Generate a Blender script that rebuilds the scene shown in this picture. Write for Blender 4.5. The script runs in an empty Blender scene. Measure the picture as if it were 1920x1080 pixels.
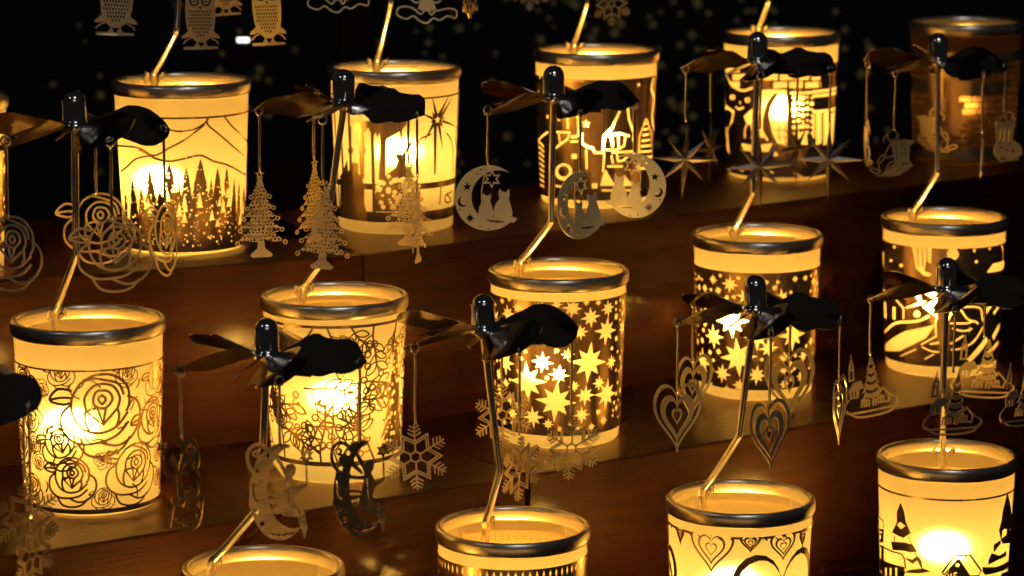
import bpy, math, random
import numpy as np
from mathutils import Vector, Matrix
from mathutils.geometry import delaunay_2d_cdt
PI = math.pi
S = bpy.context.scene
COL = S.collection
W = 0.08                       # outer diameter of a lantern rim, metres; most shapes are given in this unit
# ------------------------------------------------------------------ camera, world, lamps, exposure
F = 5600.0                     # focal length in pixels of the 1920 px wide photograph
P = math.atan(1008 / F)        # the camera looks down a little
cP, sP = math.cos(P), math.sin(P)
ZS = {3: 0.10, 2: 0.10 + 1.29 * W, 1: 0.10 + 2.58 * W}      # shelf heights, front (3) to back (1)
FOOT = 0.06                    # the glass foot reaches this far below a lantern's own zero height
HC = ZS[3] + (6.08 + FOOT) * W
cam_d = bpy.data.cameras.new("camera"); cam = bpy.data.objects.new("camera", cam_d); COL.objects.link(cam)
cam.location = (0, 0, HC); cam.rotation_euler = (PI / 2 - P, 0, 0)
cam_d.sensor_width = 36; cam_d.lens = F * 36 / 1920; cam_d.clip_start = 0.05; cam_d.clip_end = 60
cam_d.dof.use_dof = True; cam_d.dof.focus_distance = 1.60; cam_d.dof.aperture_fstop = 13
S.camera = cam
wd = bpy.data.worlds.new("World"); S.world = wd; wd.use_nodes = True
bgn = wd.node_tree.nodes["Background"]; bgn.inputs[0].default_value = (0.8, 0.74, 0.7, 1); bgn.inputs[1].default_value = 0.010
def area(name, loc, target, sx, sy, power, color):
    l = bpy.data.lights.new(name, 'AREA'); l.shape = 'RECTANGLE'; l.size = sx; l.size_y = sy; l.energy = power; l.color = color
    o = bpy.data.objects.new(name, l); COL.objects.link(o); o.location = loc
    o.rotation_euler = (Vector(target) - Vector(loc)).to_track_quat('-Z', 'Y').to_euler()
    return o
MID = (0, 1.65, ZS[2])
area("shop_window_light", (0.5, -1.6, 1.9), MID, 1.6, 0.8, 2.0, (1.0, 0.95, 0.88))
area("ceiling_lamp_front", (0.28, 0.25, 1.75), MID, 0.50, 0.10, 2.4, (0.95, 0.98, 1.0))
area("added_front_fill", (-0.05, 0.92, ZS[3] - .02), (0, 1.6, ZS[2] + .02), 0.75, 0.06, 0.14, (1.0, 0.55, 0.16))  # added warm fill for sleeves and charms; no lanterns stand there
area("ceiling_lamp_side", (-1.1, 0.5, 1.5), MID, 0.25, 0.12, 0.5, (0.95, 0.95, 1.0))
area("ceiling_lamp_back", (0.3, 3.0, 1.9), MID, 0.7, 0.15, 1.0, (0.95, 0.97, 1.0))
S.view_settings.view_transform = 'Standard'; S.view_settings.look = 'None'
S.view_settings.exposure = 0.0; S.view_settings.gamma = 1.0; S.view_settings.use_curve_mapping = False
S.cycles.use_denoising = True; S.cycles.max_bounces = 10; S.cycles.diffuse_bounces = 4; S.cycles.glossy_bounces = 5
S.cycles.transmission_bounces = 6; S.cycles.sample_clamp_indirect = 8; S.cycles.blur_glossy = 0.3
S.cycles.use_adaptive_sampling = True
FLAME_P = 0.56

# ------------------------------------------------------------------ camera geometry helpers
def ray(px, py):
    x = (px - 960) / F; u = -(py - 540) / F
    return Vector((x, cP + u * sP, -sP + u * cP))
def at_depth(px, py, d): return Vector((0, 0, HC)) + ray(px, py) * d
def on_plane(px, py, z):
    r = ray(px, py); return Vector((0, 0, HC)) + r * ((z - HC) / r.z)

# ------------------------------------------------------------------ materials
def mat(name):
    m = bpy.data.materials.new(name); m.use_nodes = True; nt = m.node_tree
    for n in list(nt.nodes): nt.nodes.remove(n)
    out = nt.nodes.new('ShaderNodeOutputMaterial'); return m, nt, out
def N(nt, t, **k):
    n = nt.nodes.new(t)
    for a, b in k.items(): setattr(n, a, b)
    return n
def metal(name, col, rough, bump=0.0, scale=(400, 400, 400), var=0.0, met=1.0):
    m, nt, out = mat(name); b = N(nt, 'ShaderNodeBsdfPrincipled'); nt.links.new(b.outputs[0], out.inputs[0])
    b.inputs['Base Color'].default_value = (*col, 1); b.inputs['Metallic'].default_value = met; b.inputs['Roughness'].default_value = rough
    tc = N(nt, 'ShaderNodeTexCoord'); mp = N(nt, 'ShaderNodeMapping'); mp.inputs['Scale'].default_value = scale
    nt.links.new(tc.outputs['Object'], mp.inputs[0])
    no = N(nt, 'ShaderNodeTexNoise'); no.inputs['Scale'].default_value = 1; no.inputs['Detail'].default_value = 3
    nt.links.new(mp.outputs[0], no.inputs[0])
    if bump:
        bp = N(nt, 'ShaderNodeBump'); bp.inputs['Strength'].default_value = bump; bp.inputs['Distance'].default_value = 0.0006
        nt.links.new(no.outputs[0], bp.inputs['Height']); nt.links.new(bp.outputs[0], b.inputs['Normal'])
    if var:
        mr = N(nt, 'ShaderNodeMapRange'); mr.inputs[3].default_value = max(0.02, rough - var); mr.inputs[4].default_value = rough + var
        nt.links.new(no.outputs[0], mr.inputs[0]); nt.links.new(mr.outputs[0], b.inputs['Roughness'])
    return m
M = {}
M['rim'] = metal('brushed_steel', (0.86, 0.79, 0.68), 0.29, 0.08, (45, 45, 700), 0.05, 0.96)
M['chrome'] = metal('polished_chrome', (0.75, 0.75, 0.75), 0.06, 0.05, (90, 90, 90), 0.03)
M['wire'] = metal('bright_wire', (0.72, 0.66, 0.58), 0.22, 0.1, (300, 300, 60), 0.05)
M['sleeve'] = metal('sleeve_foil', (0.72, 0.50, 0.27), 0.24, 0.9, (70, 70, 12), 0.10, 0.86)
M['blade'] = metal('blade_sheet', (0.50, 0.44, 0.38), 0.16, 0.2, (60, 60, 60), 0.05)
M['charm'] = metal('charm_sheet', (0.96, 0.78, 0.50), 0.30, 1.0, (80, 80, 80), 0.09, 0.74)
M['charm_silver'] = metal('charm_silver', (0.90, 0.90, 0.84), 0.45, 0.4, (260, 260, 260), 0.08, 0.8)
M['charm_dark'] = metal('charm_bronze', (0.62, 0.45, 0.24), 0.28, 0.9, (110, 110, 110), 0.08, 0.86)
M['charm_bronze'] = M['charm_dark']
M['charm_dark'] = metal('charm_dark', (0.20, 0.165, 0.15), 0.34, 0.25, (160, 160, 160), 0.06, 0.9)

def glass_mat(name='frosted_glass', k=(1, 1, 1)):
    m, nt, out = mat(name)
    tr = N(nt, 'ShaderNodeBsdfTranslucent'); tr.inputs[0].default_value = (0.98, 0.95, 0.84, 1)
    df = N(nt, 'ShaderNodeBsdfDiffuse'); df.inputs[0].default_value = (0.92, 0.64, 0.34, 1)
    rf = N(nt, 'ShaderNodeBsdfRefraction'); rf.inputs[0].default_value = (0.97, 0.93, 0.86, 1); rf.inputs['Roughness'].default_value = 0.42; rf.inputs['IOR'].default_value = 1.45
    gl = N(nt, 'ShaderNodeBsdfGlossy'); gl.inputs[0].default_value = (1, 1, 1, 1); gl.inputs['Roughness'].default_value = 0.25
    tc = N(nt, 'ShaderNodeTexCoord'); no = N(nt, 'ShaderNodeTexNoise'); no.inputs['Scale'].default_value = 45; no.inputs['Detail'].default_value = 4
    nt.links.new(tc.outputs['Object'], no.inputs[0])
    mr = N(nt, 'ShaderNodeMapRange'); mr.inputs[3].default_value = 0.47; mr.inputs[4].default_value = 0.58
    nt.links.new(no.outputs[0], mr.inputs[0]); nt.links.new(mr.outputs[0], rf.inputs['Roughness'])
    m1 = N(nt, 'ShaderNodeMixShader'); m1.inputs[0].default_value = 0.52
    nt.links.new(tr.outputs[0], m1.inputs[1]); nt.links.new(df.outputs[0], m1.inputs[2])
    m2 = N(nt, 'ShaderNodeMixShader'); m2.inputs[0].default_value = 0.62
    nt.links.new(m1.outputs[0], m2.inputs[1]); nt.links.new(rf.outputs[0], m2.inputs[2])
    fr = N(nt, 'ShaderNodeFresnel'); fr.inputs[0].default_value = 1.35
    m3 = N(nt, 'ShaderNodeMixShader'); nt.links.new(fr.outputs[0], m3.inputs[0])
    sc = N(nt, 'ShaderNodeMath', operation='MULTIPLY'); sc.inputs[1].default_value = 0.5
    nt.links.new(fr.outputs[0], sc.inputs[0]); nt.links.new(sc.outputs[0], m3.inputs[0])
    nt.links.new(m2.outputs[0], m3.inputs[1]); nt.links.new(gl.outputs[0], m3.inputs[2])
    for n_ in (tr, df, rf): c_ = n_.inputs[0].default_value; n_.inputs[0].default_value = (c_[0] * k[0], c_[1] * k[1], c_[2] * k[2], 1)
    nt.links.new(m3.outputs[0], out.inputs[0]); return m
M['glass'] = glass_mat(); M['dimmed_glass'] = glass_mat('dimmed_glass', (0.09, 0.045, 0.025))  # second copy: frosted glass with dimness put into its colour, for the corner lantern

def wood_mat():
    m, nt, out = mat('stained_wood'); b = N(nt, 'ShaderNodeBsdfPrincipled'); nt.links.new(b.outputs[0], out.inputs[0])
    tc = N(nt, 'ShaderNodeTexCoord'); mp = N(nt, 'ShaderNodeMapping'); mp.inputs['Scale'].default_value = (3.0, 60, 60)
    nt.links.new(tc.outputs['Object'], mp.inputs[0])
    no = N(nt, 'ShaderNodeTexNoise'); no.inputs['Scale'].default_value = 4; no.inputs['Detail'].default_value = 8; no.inputs['Roughness'].default_value = 0.65; no.inputs['Distortion'].default_value = 0.6
    nt.links.new(mp.outputs[0], no.inputs[0])
    n2 = N(nt, 'ShaderNodeTexNoise'); n2.inputs['Scale'].default_value = 9; n2.inputs['Detail'].default_value = 4
    nt.links.new(tc.outputs['Object'], n2.inputs[0])
    ad = N(nt, 'ShaderNodeMath', operation='ADD'); nt.links.new(no.outputs[0], ad.inputs[0])
    ml = N(nt, 'ShaderNodeMath', operation='MULTIPLY_ADD'); ml.inputs[1].default_value = 0.55; ml.inputs[2].default_value = -0.27
    nt.links.new(n2.outputs[0], ml.inputs[0]); nt.links.new(ml.outputs[0], ad.inputs[1])
    cr = N(nt, 'ShaderNodeValToRGB'); e = cr.color_ramp.elements
    e[0].position = 0.32; e[0].color = (0.010, 0.0032, 0.0028, 1); e[1].position = 0.78; e[1].color = (0.056, 0.0125, 0.0080, 1)
    b.inputs['Coat Weight'].default_value = 0.16; b.inputs['Coat Roughness'].default_value = 0.14; b.inputs['Specular IOR Level'].default_value = 0.25; b.inputs['Specular Tint'].default_value = (1.0, 0.50, 0.30, 1); b.inputs['Coat Tint'].default_value = (0.95, 0.62, 0.45, 1)
    nt.links.new(ad.outputs[0], cr.inputs[0]); nt.links.new(cr.outputs[0], b.inputs['Base Color'])
    mr = N(nt, 'ShaderNodeMapRange'); mr.inputs[3].default_value = 0.40; mr.inputs[4].default_value = 0.58
    nt.links.new(n2.outputs[0], mr.inputs[0]); nt.links.new(mr.outputs[0], b.inputs['Roughness'])
    bp = N(nt, 'ShaderNodeBump'); bp.inputs['Strength'].default_value = 0.6; bp.inputs['Distance'].default_value = 0.0010
    nt.links.new(no.outputs[0], bp.inputs['Height']); nt.links.new(bp.outputs[0], b.inputs['Normal'])
    return m
M['wood'] = wood_mat()
def plain(name, col, rough, noise=0.0, sc=40):
    m, nt, out = mat(name); b = N(nt, 'ShaderNodeBsdfPrincipled'); nt.links.new(b.outputs[0], out.inputs[0])
    b.inputs['Roughness'].default_value = rough; b.inputs['Base Color'].default_value = (*col, 1)
    tc = N(nt, 'ShaderNodeTexCoord'); no = N(nt, 'ShaderNodeTexNoise'); no.inputs['Scale'].default_value = sc; no.inputs['Detail'].default_value = 5
    nt.links.new(tc.outputs['Object'], no.inputs[0]); cr = N(nt, 'ShaderNodeValToRGB')
    cr.color_ramp.elements[0].color = (*[c * (1 - noise) for c in col], 1); cr.color_ramp.elements[1].color = (*[min(1, c * (1 + noise)) for c in col], 1)
    nt.links.new(no.outputs[0], cr.inputs[0]); nt.links.new(cr.outputs[0], b.inputs['Base Color']); return m
M['cloth'] = plain('black_cloth', (0.006, 0.007, 0.011), 0.9, 0.6)
M['gold_print'] = plain('gold_print', (0.50, 0.44, 0.16), 0.5, 0.3)
M['floor'] = plain('dark_floor', (0.012, 0.010, 0.010), 0.7, 0.4)
M['wax'] = plain('wax', (0.85, 0.74, 0.52), 0.5, 0.05)
M['wick'] = plain('wick', (0.02, 0.015, 0.01), 0.9)
def emit(name, col, s):
    m, nt, out = mat(name); e = N(nt, 'ShaderNodeEmission'); e.inputs[0].default_value = (*col, 1); e.inputs[1].default_value = s
    nt.links.new(e.outputs[0], out.inputs[0]); return m
LC = (1.0, 0.575, 0.090)
M['flame'] = emit('flame_glow', LC, 60)
M['lit_tube'] = emit('lit_tube', (1, 0.97, 0.9), 2.5)

# ------------------------------------------------------------------ mesh helpers
def link(name, verts, faces, m, parent=None, loc=None, smooth=False, mats=None, fm=None):
    me = bpy.data.meshes.new(name); me.from_pydata([tuple(v) for v in verts], [], faces)
    for mm in (mats or [m]): me.materials.append(mm)
    if fm: me.polygons.foreach_set('material_index', fm)
    if smooth: me.polygons.foreach_set('use_smooth', [True] * len(me.polygons))
    me.update(); o = bpy.data.objects.new(name, me); COL.objects.link(o)
    if parent: o.parent = parent
    if loc is not None: o.location = loc
    return o
def sharp(o, ang=35):
    me = o.data
    me.polygons.foreach_set('use_smooth', [True] * len(me.polygons)); me.set_sharp_from_angle(angle=math.radians(ang))
def tag(o, label, cat=None, group=None, kind=None):
    if label: o['label'] = label
    if cat: o['category'] = cat
    if group: o['group'] = group
    if kind: o['kind'] = kind
    return o
def empty(name, loc, rz=0.0):
    o = bpy.data.objects.new(name, None); COL.objects.link(o); o.location = loc; o.rotation_euler = (0, 0, rz); o.empty_display_size = 0.01; return o
def lathe(prof, n=64, closed=False):
    V = []; Fc = []
    for r, z in prof:
        for i in range(n):
            a = 2 * PI * i / n; V.append((r * math.cos(a), r * math.sin(a), z))
    k = len(prof)
    for j in range(k if closed else k - 1):
        j2 = (j + 1) % k
        for i in range(n):
            i2 = (i + 1) % n; Fc.append((j * n + i, j * n + i2, j2 * n + i2, j2 * n + i))
    return V, Fc
def tube(pts, r, n=8, closed=False, cap=True, flat=1.0):
    pts = [Vector(p) for p in pts]; V = []; Fc = []; k = len(pts)
    t0 = (pts[1] - pts[0]).normalized(); ref = Vector((0, 1, 0)) if abs(t0.y) < 0.9 else Vector((1, 0, 0))
    nrm = t0.cross(ref).normalized()
    for i, p in enumerate(pts):
        a = pts[i - 1] if (i or closed) else p; b = pts[(i + 1) % k] if (i < k - 1 or closed) else p
        t = (b - a).normalized(); nrm = (nrm - t * nrm.dot(t)).normalized(); bi = t.cross(nrm)
        for j in range(n):
            an = 2 * PI * j / n; V.append(p + nrm * (r * math.cos(an)) + bi * (r * flat * math.sin(an)))
    for i in range(k if closed else k - 1):
        i2 = (i + 1) % k
        for j in range(n):
            j2 = (j + 1) % n; Fc.append((i * n + j, i * n + j2, i2 * n + j2, i2 * n + j))
    if cap and not closed:
        Fc.append(tuple(range(n - 1, -1, -1))); Fc.append(tuple((k - 1) * n + j for j in range(n)))
    return V, Fc
def merge(*parts):
    V = []; Fc = []
    for v, f in parts:
        b = len(V); V += list(v); Fc += [tuple(i + b for i in q) for q in f]
    return V, Fc
def crv(pts, closed=False, n=6):
    k = len(pts); out = []
    rng = range(k) if closed else range(k - 1)
    for i in rng:
        if closed: p0, p1, p2, p3 = pts[i - 1], pts[i], pts[(i + 1) % k], pts[(i + 2) % k]
        else: p0, p1, p2, p3 = pts[max(i - 1, 0)], pts[i], pts[i + 1], pts[min(i + 2, k - 1)]
        for s in range(n):
            t = s / n
            out.append(tuple(0.5 * (2 * p1[c] + (p2[c] - p0[c]) * t + (2 * p0[c] - 5 * p1[c] + 4 * p2[c] - p3[c]) * t * t + (3 * p1[c] - p0[c] - 3 * p2[c] + p3[c]) * t ** 3) for c in range(len(p1))))
    if not closed: out.append(tuple(pts[-1]))
    return out

# ------------------------------------------------------------------ cut sheet: 2D solids and holes -> triangles (+ = metal, - = hole)
def stroke(pts, w, closed=False, sign=1):
    pts = [tuple(p) for p in pts]; q = [pts[0]]
    for p in pts[1:]:
        if math.hypot(p[0] - q[-1][0], p[1] - q[-1][1]) > 1e-4: q.append(p)
    if closed and len(q) > 2 and math.hypot(q[0][0] - q[-1][0], q[0][1] - q[-1][1]) < 1e-4: q.pop()
    k = len(q); L = []; Rr = []
    if k < 2: return []
    for i in range(k):
        a = q[i - 1] if (i or closed) else q[i]; b = q[(i + 1) % k] if (i < k - 1 or closed) else q[i]
        d1 = (q[i][0] - a[0], q[i][1] - a[1]); d2 = (b[0] - q[i][0], b[1] - q[i][1])
        l1 = math.hypot(*d1) or 1; l2 = math.hypot(*d2) or 1
        t = (d1[0] / l1 + d2[0] / l2, d1[1] / l1 + d2[1] / l2); lt = math.hypot(*t)
        if lt < 0.3: t = d2 if d2 != (0, 0) else d1; lt = math.hypot(*t); f = 1
        else: f = min(1.6, 2 / lt) if (d1 != (0, 0) and d2 != (0, 0)) else 1
        nx, ny = -t[1] / lt * w / 2 * f, t[0] / lt * w / 2 * f
        L.append((q[i][0] + nx, q[i][1] + ny)); Rr.append((q[i][0] - nx, q[i][1] - ny))
    out = []
    for i in range(k if closed else k - 1):
        j = (i + 1) % k; out.append((sign, [Rr[i], Rr[j], L[j], L[i]]))
    return out
def circle(cx, cy, r, n=14, sx=1.0): return [(cx + r * sx * math.cos(2 * PI * i / n), cy + r * math.sin(2 * PI * i / n)) for i in range(n)]
def star(cx, cy, r, n=8, inner=0.40, short=0.78, rot=0.0):
    o = []
    for i in range(2 * n):
        a = PI / 2 + rot + PI * i / n
        rr = r * inner if i % 2 else (r if (i // 2) % 2 == 0 or n < 6 else r * short)
        o.append((cx + rr * math.cos(a), cy + rr * math.sin(a)))
    return o
def heart(cx, cy, w, h, n=40):
    o = []
    for i in range(n):
        t = 2 * PI * i / n; x = 16 * math.sin(t) ** 3 / 32; y = (13 * math.cos(t) - 5 * math.cos(2 * t) - 2 * math.cos(3 * t) - math.cos(4 * t) + 2.5) / 29
        o.append((cx + x * w, cy + y * h))
    return o
def xf(ops, cx, cy, s=1, rot=0, sx=1, sy=1):
    c, q = math.cos(rot), math.sin(rot)
    return [(g, [(cx + s * (x * sx * c - y * sy * q), cy + s * (x * sx * q + y * sy * c)) for x, y in p]) for g, p in ops]
def triangulate(ops, vlines=None, zr=None):
    V = []; E = []
    for g, p in ops:
        b = len(V); k = len(p); V += [Vector((round(x, 5), round(y, 5))) for x, y in p]; E += [(b + i, b + (i + 1) % k) for i in range(k)]
    if vlines:
        for x in vlines:
            b = len(V); V += [Vector((x, zr[0])), Vector((x, zr[1]))]; E.append((b, b + 1))
    r = delaunay_2d_cdt(V, E, [], 0, 1e-5)
    v = np.array([(p[0], p[1]) for p in r[0]]); f = np.array([t for t in r[2] if len(t) == 3])
    c = v[f].mean(axis=1); ins = np.zeros(len(c), bool)
    for g, p in ops:
        a = np.array(p); lo = a.min(0); hi = a.max(0)
        idx = np.nonzero((c[:, 0] > lo[0]) & (c[:, 0] < hi[0]) & (c[:, 1] > lo[1]) & (c[:, 1] < hi[1]))[0]
        if not len(idx): continue
        x = c[idx, 0]; y = c[idx, 1]; cnt = np.zeros(len(idx), int)
        for i in range(len(a)):
            x1, y1 = a[i]; x2, y2 = a[(i + 1) % len(a)]
            if y1 == y2: continue
            m = (y1 > y) != (y2 > y); xi = (x2 - x1) * (y - y1) / (y2 - y1) + x1; cnt += m & (x < xi)
        ins[idx[cnt % 2 == 1]] = (g > 0)
    f = f[ins]; e1 = v[f[:, 1]] - v[f[:, 0]]; e2 = v[f[:, 2]] - v[f[:, 0]]; ar = e1[:, 0] * e2[:, 1] - e1[:, 1] * e2[:, 0]
    f = np.where((ar < 0)[:, None], f[:, ::-1], f); f = f[np.abs(ar) > 1e-9]
    u, inv = np.unique(f.ravel(), return_inverse=True)
    return v[u], inv.reshape(-1, 3)
def sheet(v, f, mapper, t):
    n = len(v); V = [mapper(x, y, t / 2) for x, y in v] + [mapper(x, y, -t / 2) for x, y in v]
    Fc = [tuple(int(i) for i in q) for q in f] + [tuple(int(i) + n for i in q[::-1]) for q in f]
    es = {}
    for q in f:
        for i in range(3): es[(int(q[i]), int(q[(i + 1) % 3]))] = 1
    for a, b in es:
        if (b, a) not in es: Fc.append((b, a, a + n, b + n))
    return V, Fc

# ------------------------------------------------------------------ motifs (unit size)
def rose(w=0.06, leaf=True):
    o = []
    def s(p, closed=False, n=5): o.extend(stroke(crv(p, closed, n), w, closed))
    s([(0.02, 0.34), (0.10, 0.42), (0.18, 0.32), (0.09, 0.22)], True)
    s([(-0.10, 0.30), (0.0, 0.52), (0.24, 0.50), (0.33, 0.30), (0.16, 0.12), (-0.02, 0.16)], True)
    s([(-0.28, 0.10), (-0.26, 0.44), (0.02, 0.68), (0.36, 0.60), (0.50, 0.30), (0.42, 0.06)])
    o.extend(stroke([(-0.28, 0.10), (-0.02, 0.16), (0.05, -0.26), (-0.28, 0.10)], w)); o.extend(stroke([(0.16, 0.12), (0.05, -0.26)], w)); o.extend(stroke([(0.42, 0.06), (0.05, -0.26)], w))
    s([(-0.30, 0.10), (-0.33, -0.16), (-0.26, -0.36)]); s([(0.42, 0.06), (0.44, -0.14), (0.36, -0.34)])
    s([(-0.34, 0.74), (-0.56, 0.40), (-0.58, 0.02), (-0.40, -0.30), (-0.05, -0.44), (0.34, -0.36), (0.66, -0.08)])
    s([(-0.34, 0.74), (0.0, 0.90), (0.40, 0.84), (0.70, 0.52), (0.72, 0.14), (0.62, -0.06)])
    s([(-0.14, 0.86), (0.16, 0.78), (0.50, 0.62), (0.60, 0.34)])
    s([(-0.56, 0.30), (-0.84, 0.06), (-0.86, -0.34), (-0.56, -0.62), (-0.12, -0.66), (0.34, -0.56), (0.66, -0.30)])
    s([(0.68, 0.30), (0.94, 0.10), (0.98, -0.28), (0.74, -0.64), (0.34, -0.80), (-0.06, -0.66)])
    s([(-0.56, -0.62), (-0.36, -0.92), (0.04, -1.0), (0.42, -0.90), (0.66, -0.66)])
    if leaf:
        s([(-0.52, 0.60), (-0.84, 0.66), (-1.08, 0.42), (-0.78, 0.30), (-0.56, 0.34)]); s([(-1.08, 0.42), (-0.8, 0.46), (-0.56, 0.44)])
    return o
def snowflake(w=0.05):
    o = []
    P_ = lambda r, a: (r * math.sin(a), r * math.cos(a))
    o += stroke([P_(0.17, PI / 3 * i) for i in range(6)], w, True)
    for q in (1.0, 0.84): o += stroke([P_(0.78 * q, PI / 6 + PI / 3 * (i // 2)) if i % 2 == 0 else P_(0.47 * q, PI / 3 * (i // 2 + 1)) for i in range(12)], w * .9, True)
    for k in range(6):
        a = stroke([(0, 0.17), (0, 1.0)], w)
        for y, l in ((0.86, 0.14), (0.74, 0.18), (0.62, 0.20)): a += stroke([(-l, y + l * 0.60), (0, y), (l, y + l * 0.60)], w * 0.9)
        o += xf(a, 0, 0, 1, k * PI / 3)
    return o
def fir(cx, base, h, w, tiers=6, jag=0.35, seed=0, trunk=True):
    r = random.Random(seed); L = [(cx, base + h)]; Rr = []
    for i in range(tiers):
        t = (i + 1) / tiers; hw = w / 2 * (t ** 0.85) * (0.9 + 0.2 * r.random()); y = base + h * (1 - t * 0.94)
        L.append((cx - hw, y - 0.01 * h)); Rr.append((cx + hw * (0.9 + 0.2 * r.random()), y + 0.01 * h * r.random()))
        if i < tiers - 1: L.append((cx - hw * (1 - jag), y + h * 0.045)); Rr.append((cx + hw * (1 - jag), y + h * 0.045))
    return L + Rr[::-1]
def xmas_tree():
    o = []; r = random.Random(4)
    tiers = [(0.90, 0.50, 0.18), (0.62, 0.24, 0.27), (0.36, 0.0, 0.36), (0.10, -0.26, 0.45), (-0.14, -0.55, 0.52)]
    prev = 0.03
    for yt, yb, hw in tiers:
        o.append((1, [(-prev, yt), (prev, yt), (hw * 0.55, (yt + yb) / 2 - 0.02), (hw, yb), (hw * 0.6, yb - 0.03), (0.1, yb + 0.02), (-0.1, yb - 0.02), (-hw * 0.6, yb + 0.01), (-hw, yb + 0.02), (-hw * 0.55, (yt + yb) / 2)]))
        prev = hw * 0.45
        for sx in (-1, 1):
            o += stroke(circle(sx * (hw + 0.03), yb - 0.04, 0.042, 10), 0.026, True)
    o.append((1, star(0, 0.97, 0.12, 5, 0.45))); o.append((-1, star(0, 0.97, 0.05, 5, 0.45)))
    o.append((1, [(-0.07, -0.52), (0.07, -0.52), (0.09, -0.72), (0.26, -0.86), (0.22, -0.92), (-0.22, -0.92), (-0.26, -0.86), (-0.09, -0.72)]))
    for y in np.arange(0.66, -0.56, -0.085):
        hw = 0.10 + (0.7 - y) * 0.32; x = -hw + r.random() * 0.05
        while x < hw:
            rr = 0.017 + 0.016 * r.random()
            o.append((-1, circle(x, y + r.uniform(-.015, .015), rr, 6))); x += rr * 2 + 0.028
    for y, l in ((0.42, 0.15), (0.12, 0.25), (-0.16, 0.33), (-0.42, 0.40)):
        c = crv([(-l, y + 0.04), (-l * 0.3, y - 0.05), (l * 0.4, y + 0.01), (l, y + 0.09)], False, 4); o += stroke(c, 0.05, False, -1); o += stroke(c, 0.022)
    for x, y in ((0, 0.25), (0.05, -0.02), (-0.18, -0.28), (0.2, -0.3)):
        o.append((-1, circle(x, y, 0.055, 10))); o += stroke(circle(x, y, 0.035, 8), 0.02, True)
    return o
def crescent(cx=0, cy=0, r=1.0, dx=0.36, r2=0.80, dy=0.06, n=48): return [(1, circle(cx, cy, r, n)), (-1, circle(cx + dx, cy + dy, r2, n))]
def cat(cx, cy, s, tail=1):
    return [(cx + s * x, cy + s * y) for x, y in [(-0.30, 0), (-0.36, 0.25), (-0.30, 0.52), (-0.17, 0.72), (-0.2, 0.86), (-0.19, 1.06), (-0.08, 0.96), (0.04, 0.96), (0.14, 1.06), (0.16, 0.86), (0.13, 0.74), (0.2, 0.55), (0.27, 0.3), (0.26, 0)]]
def moon_cats():
    o = crescent()
    o = [(1, circle(0, 0, 1.0, 48)), (-1, circle(0.30, 0.05, 0.80, 44)), (-1, [(0.72, 0.7), (1.2, 0.9), (1.2, -0.75), (0.86, -0.56), (1.02, -0.2)])]
    o.append((1, cat(-0.02, -0.62, 0.72))); o.append((1, cat(0.50, -0.68, 0.92)))
    o.append((1, [(-0.55, -0.62), (0.8, -0.72), (0.9, -0.60), (0.8, -0.55), (0.4, -0.60), (-0.4, -0.50)]))
    o += stroke(crv([(0.1, -0.55), (-0.1, -0.72), (0.1, -0.86), (0.22, -0.74)], False, 4), 0.05)
    o += stroke(star(0.10, 0.58, 0.25, 6, 0.5, 1.0), 0.05, True)
    o += stroke([(-0.10, 0.95), (-0.2, 0.2), (-0.16, -0.45)], 0.03)
    o.append((-1, star(-0.64, 0.34, 0.15, 5, 0.4))); o.append((-1, star(-0.52, -0.62, 0.17, 8, 0.4)))
    o.append((-1, circle(-0.76, -0.12, 0.16, 14))); o.append((1, circle(-0.70, -0.08, 0.14, 14)))
    for x, y in ((-0.35, 0.72), (-0.25, 0.86), (-0.85, -0.35), (-0.2, -0.88), (0.05, -0.94)): o.append((-1, circle(x, y, 0.03, 6)))
    return o
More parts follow.
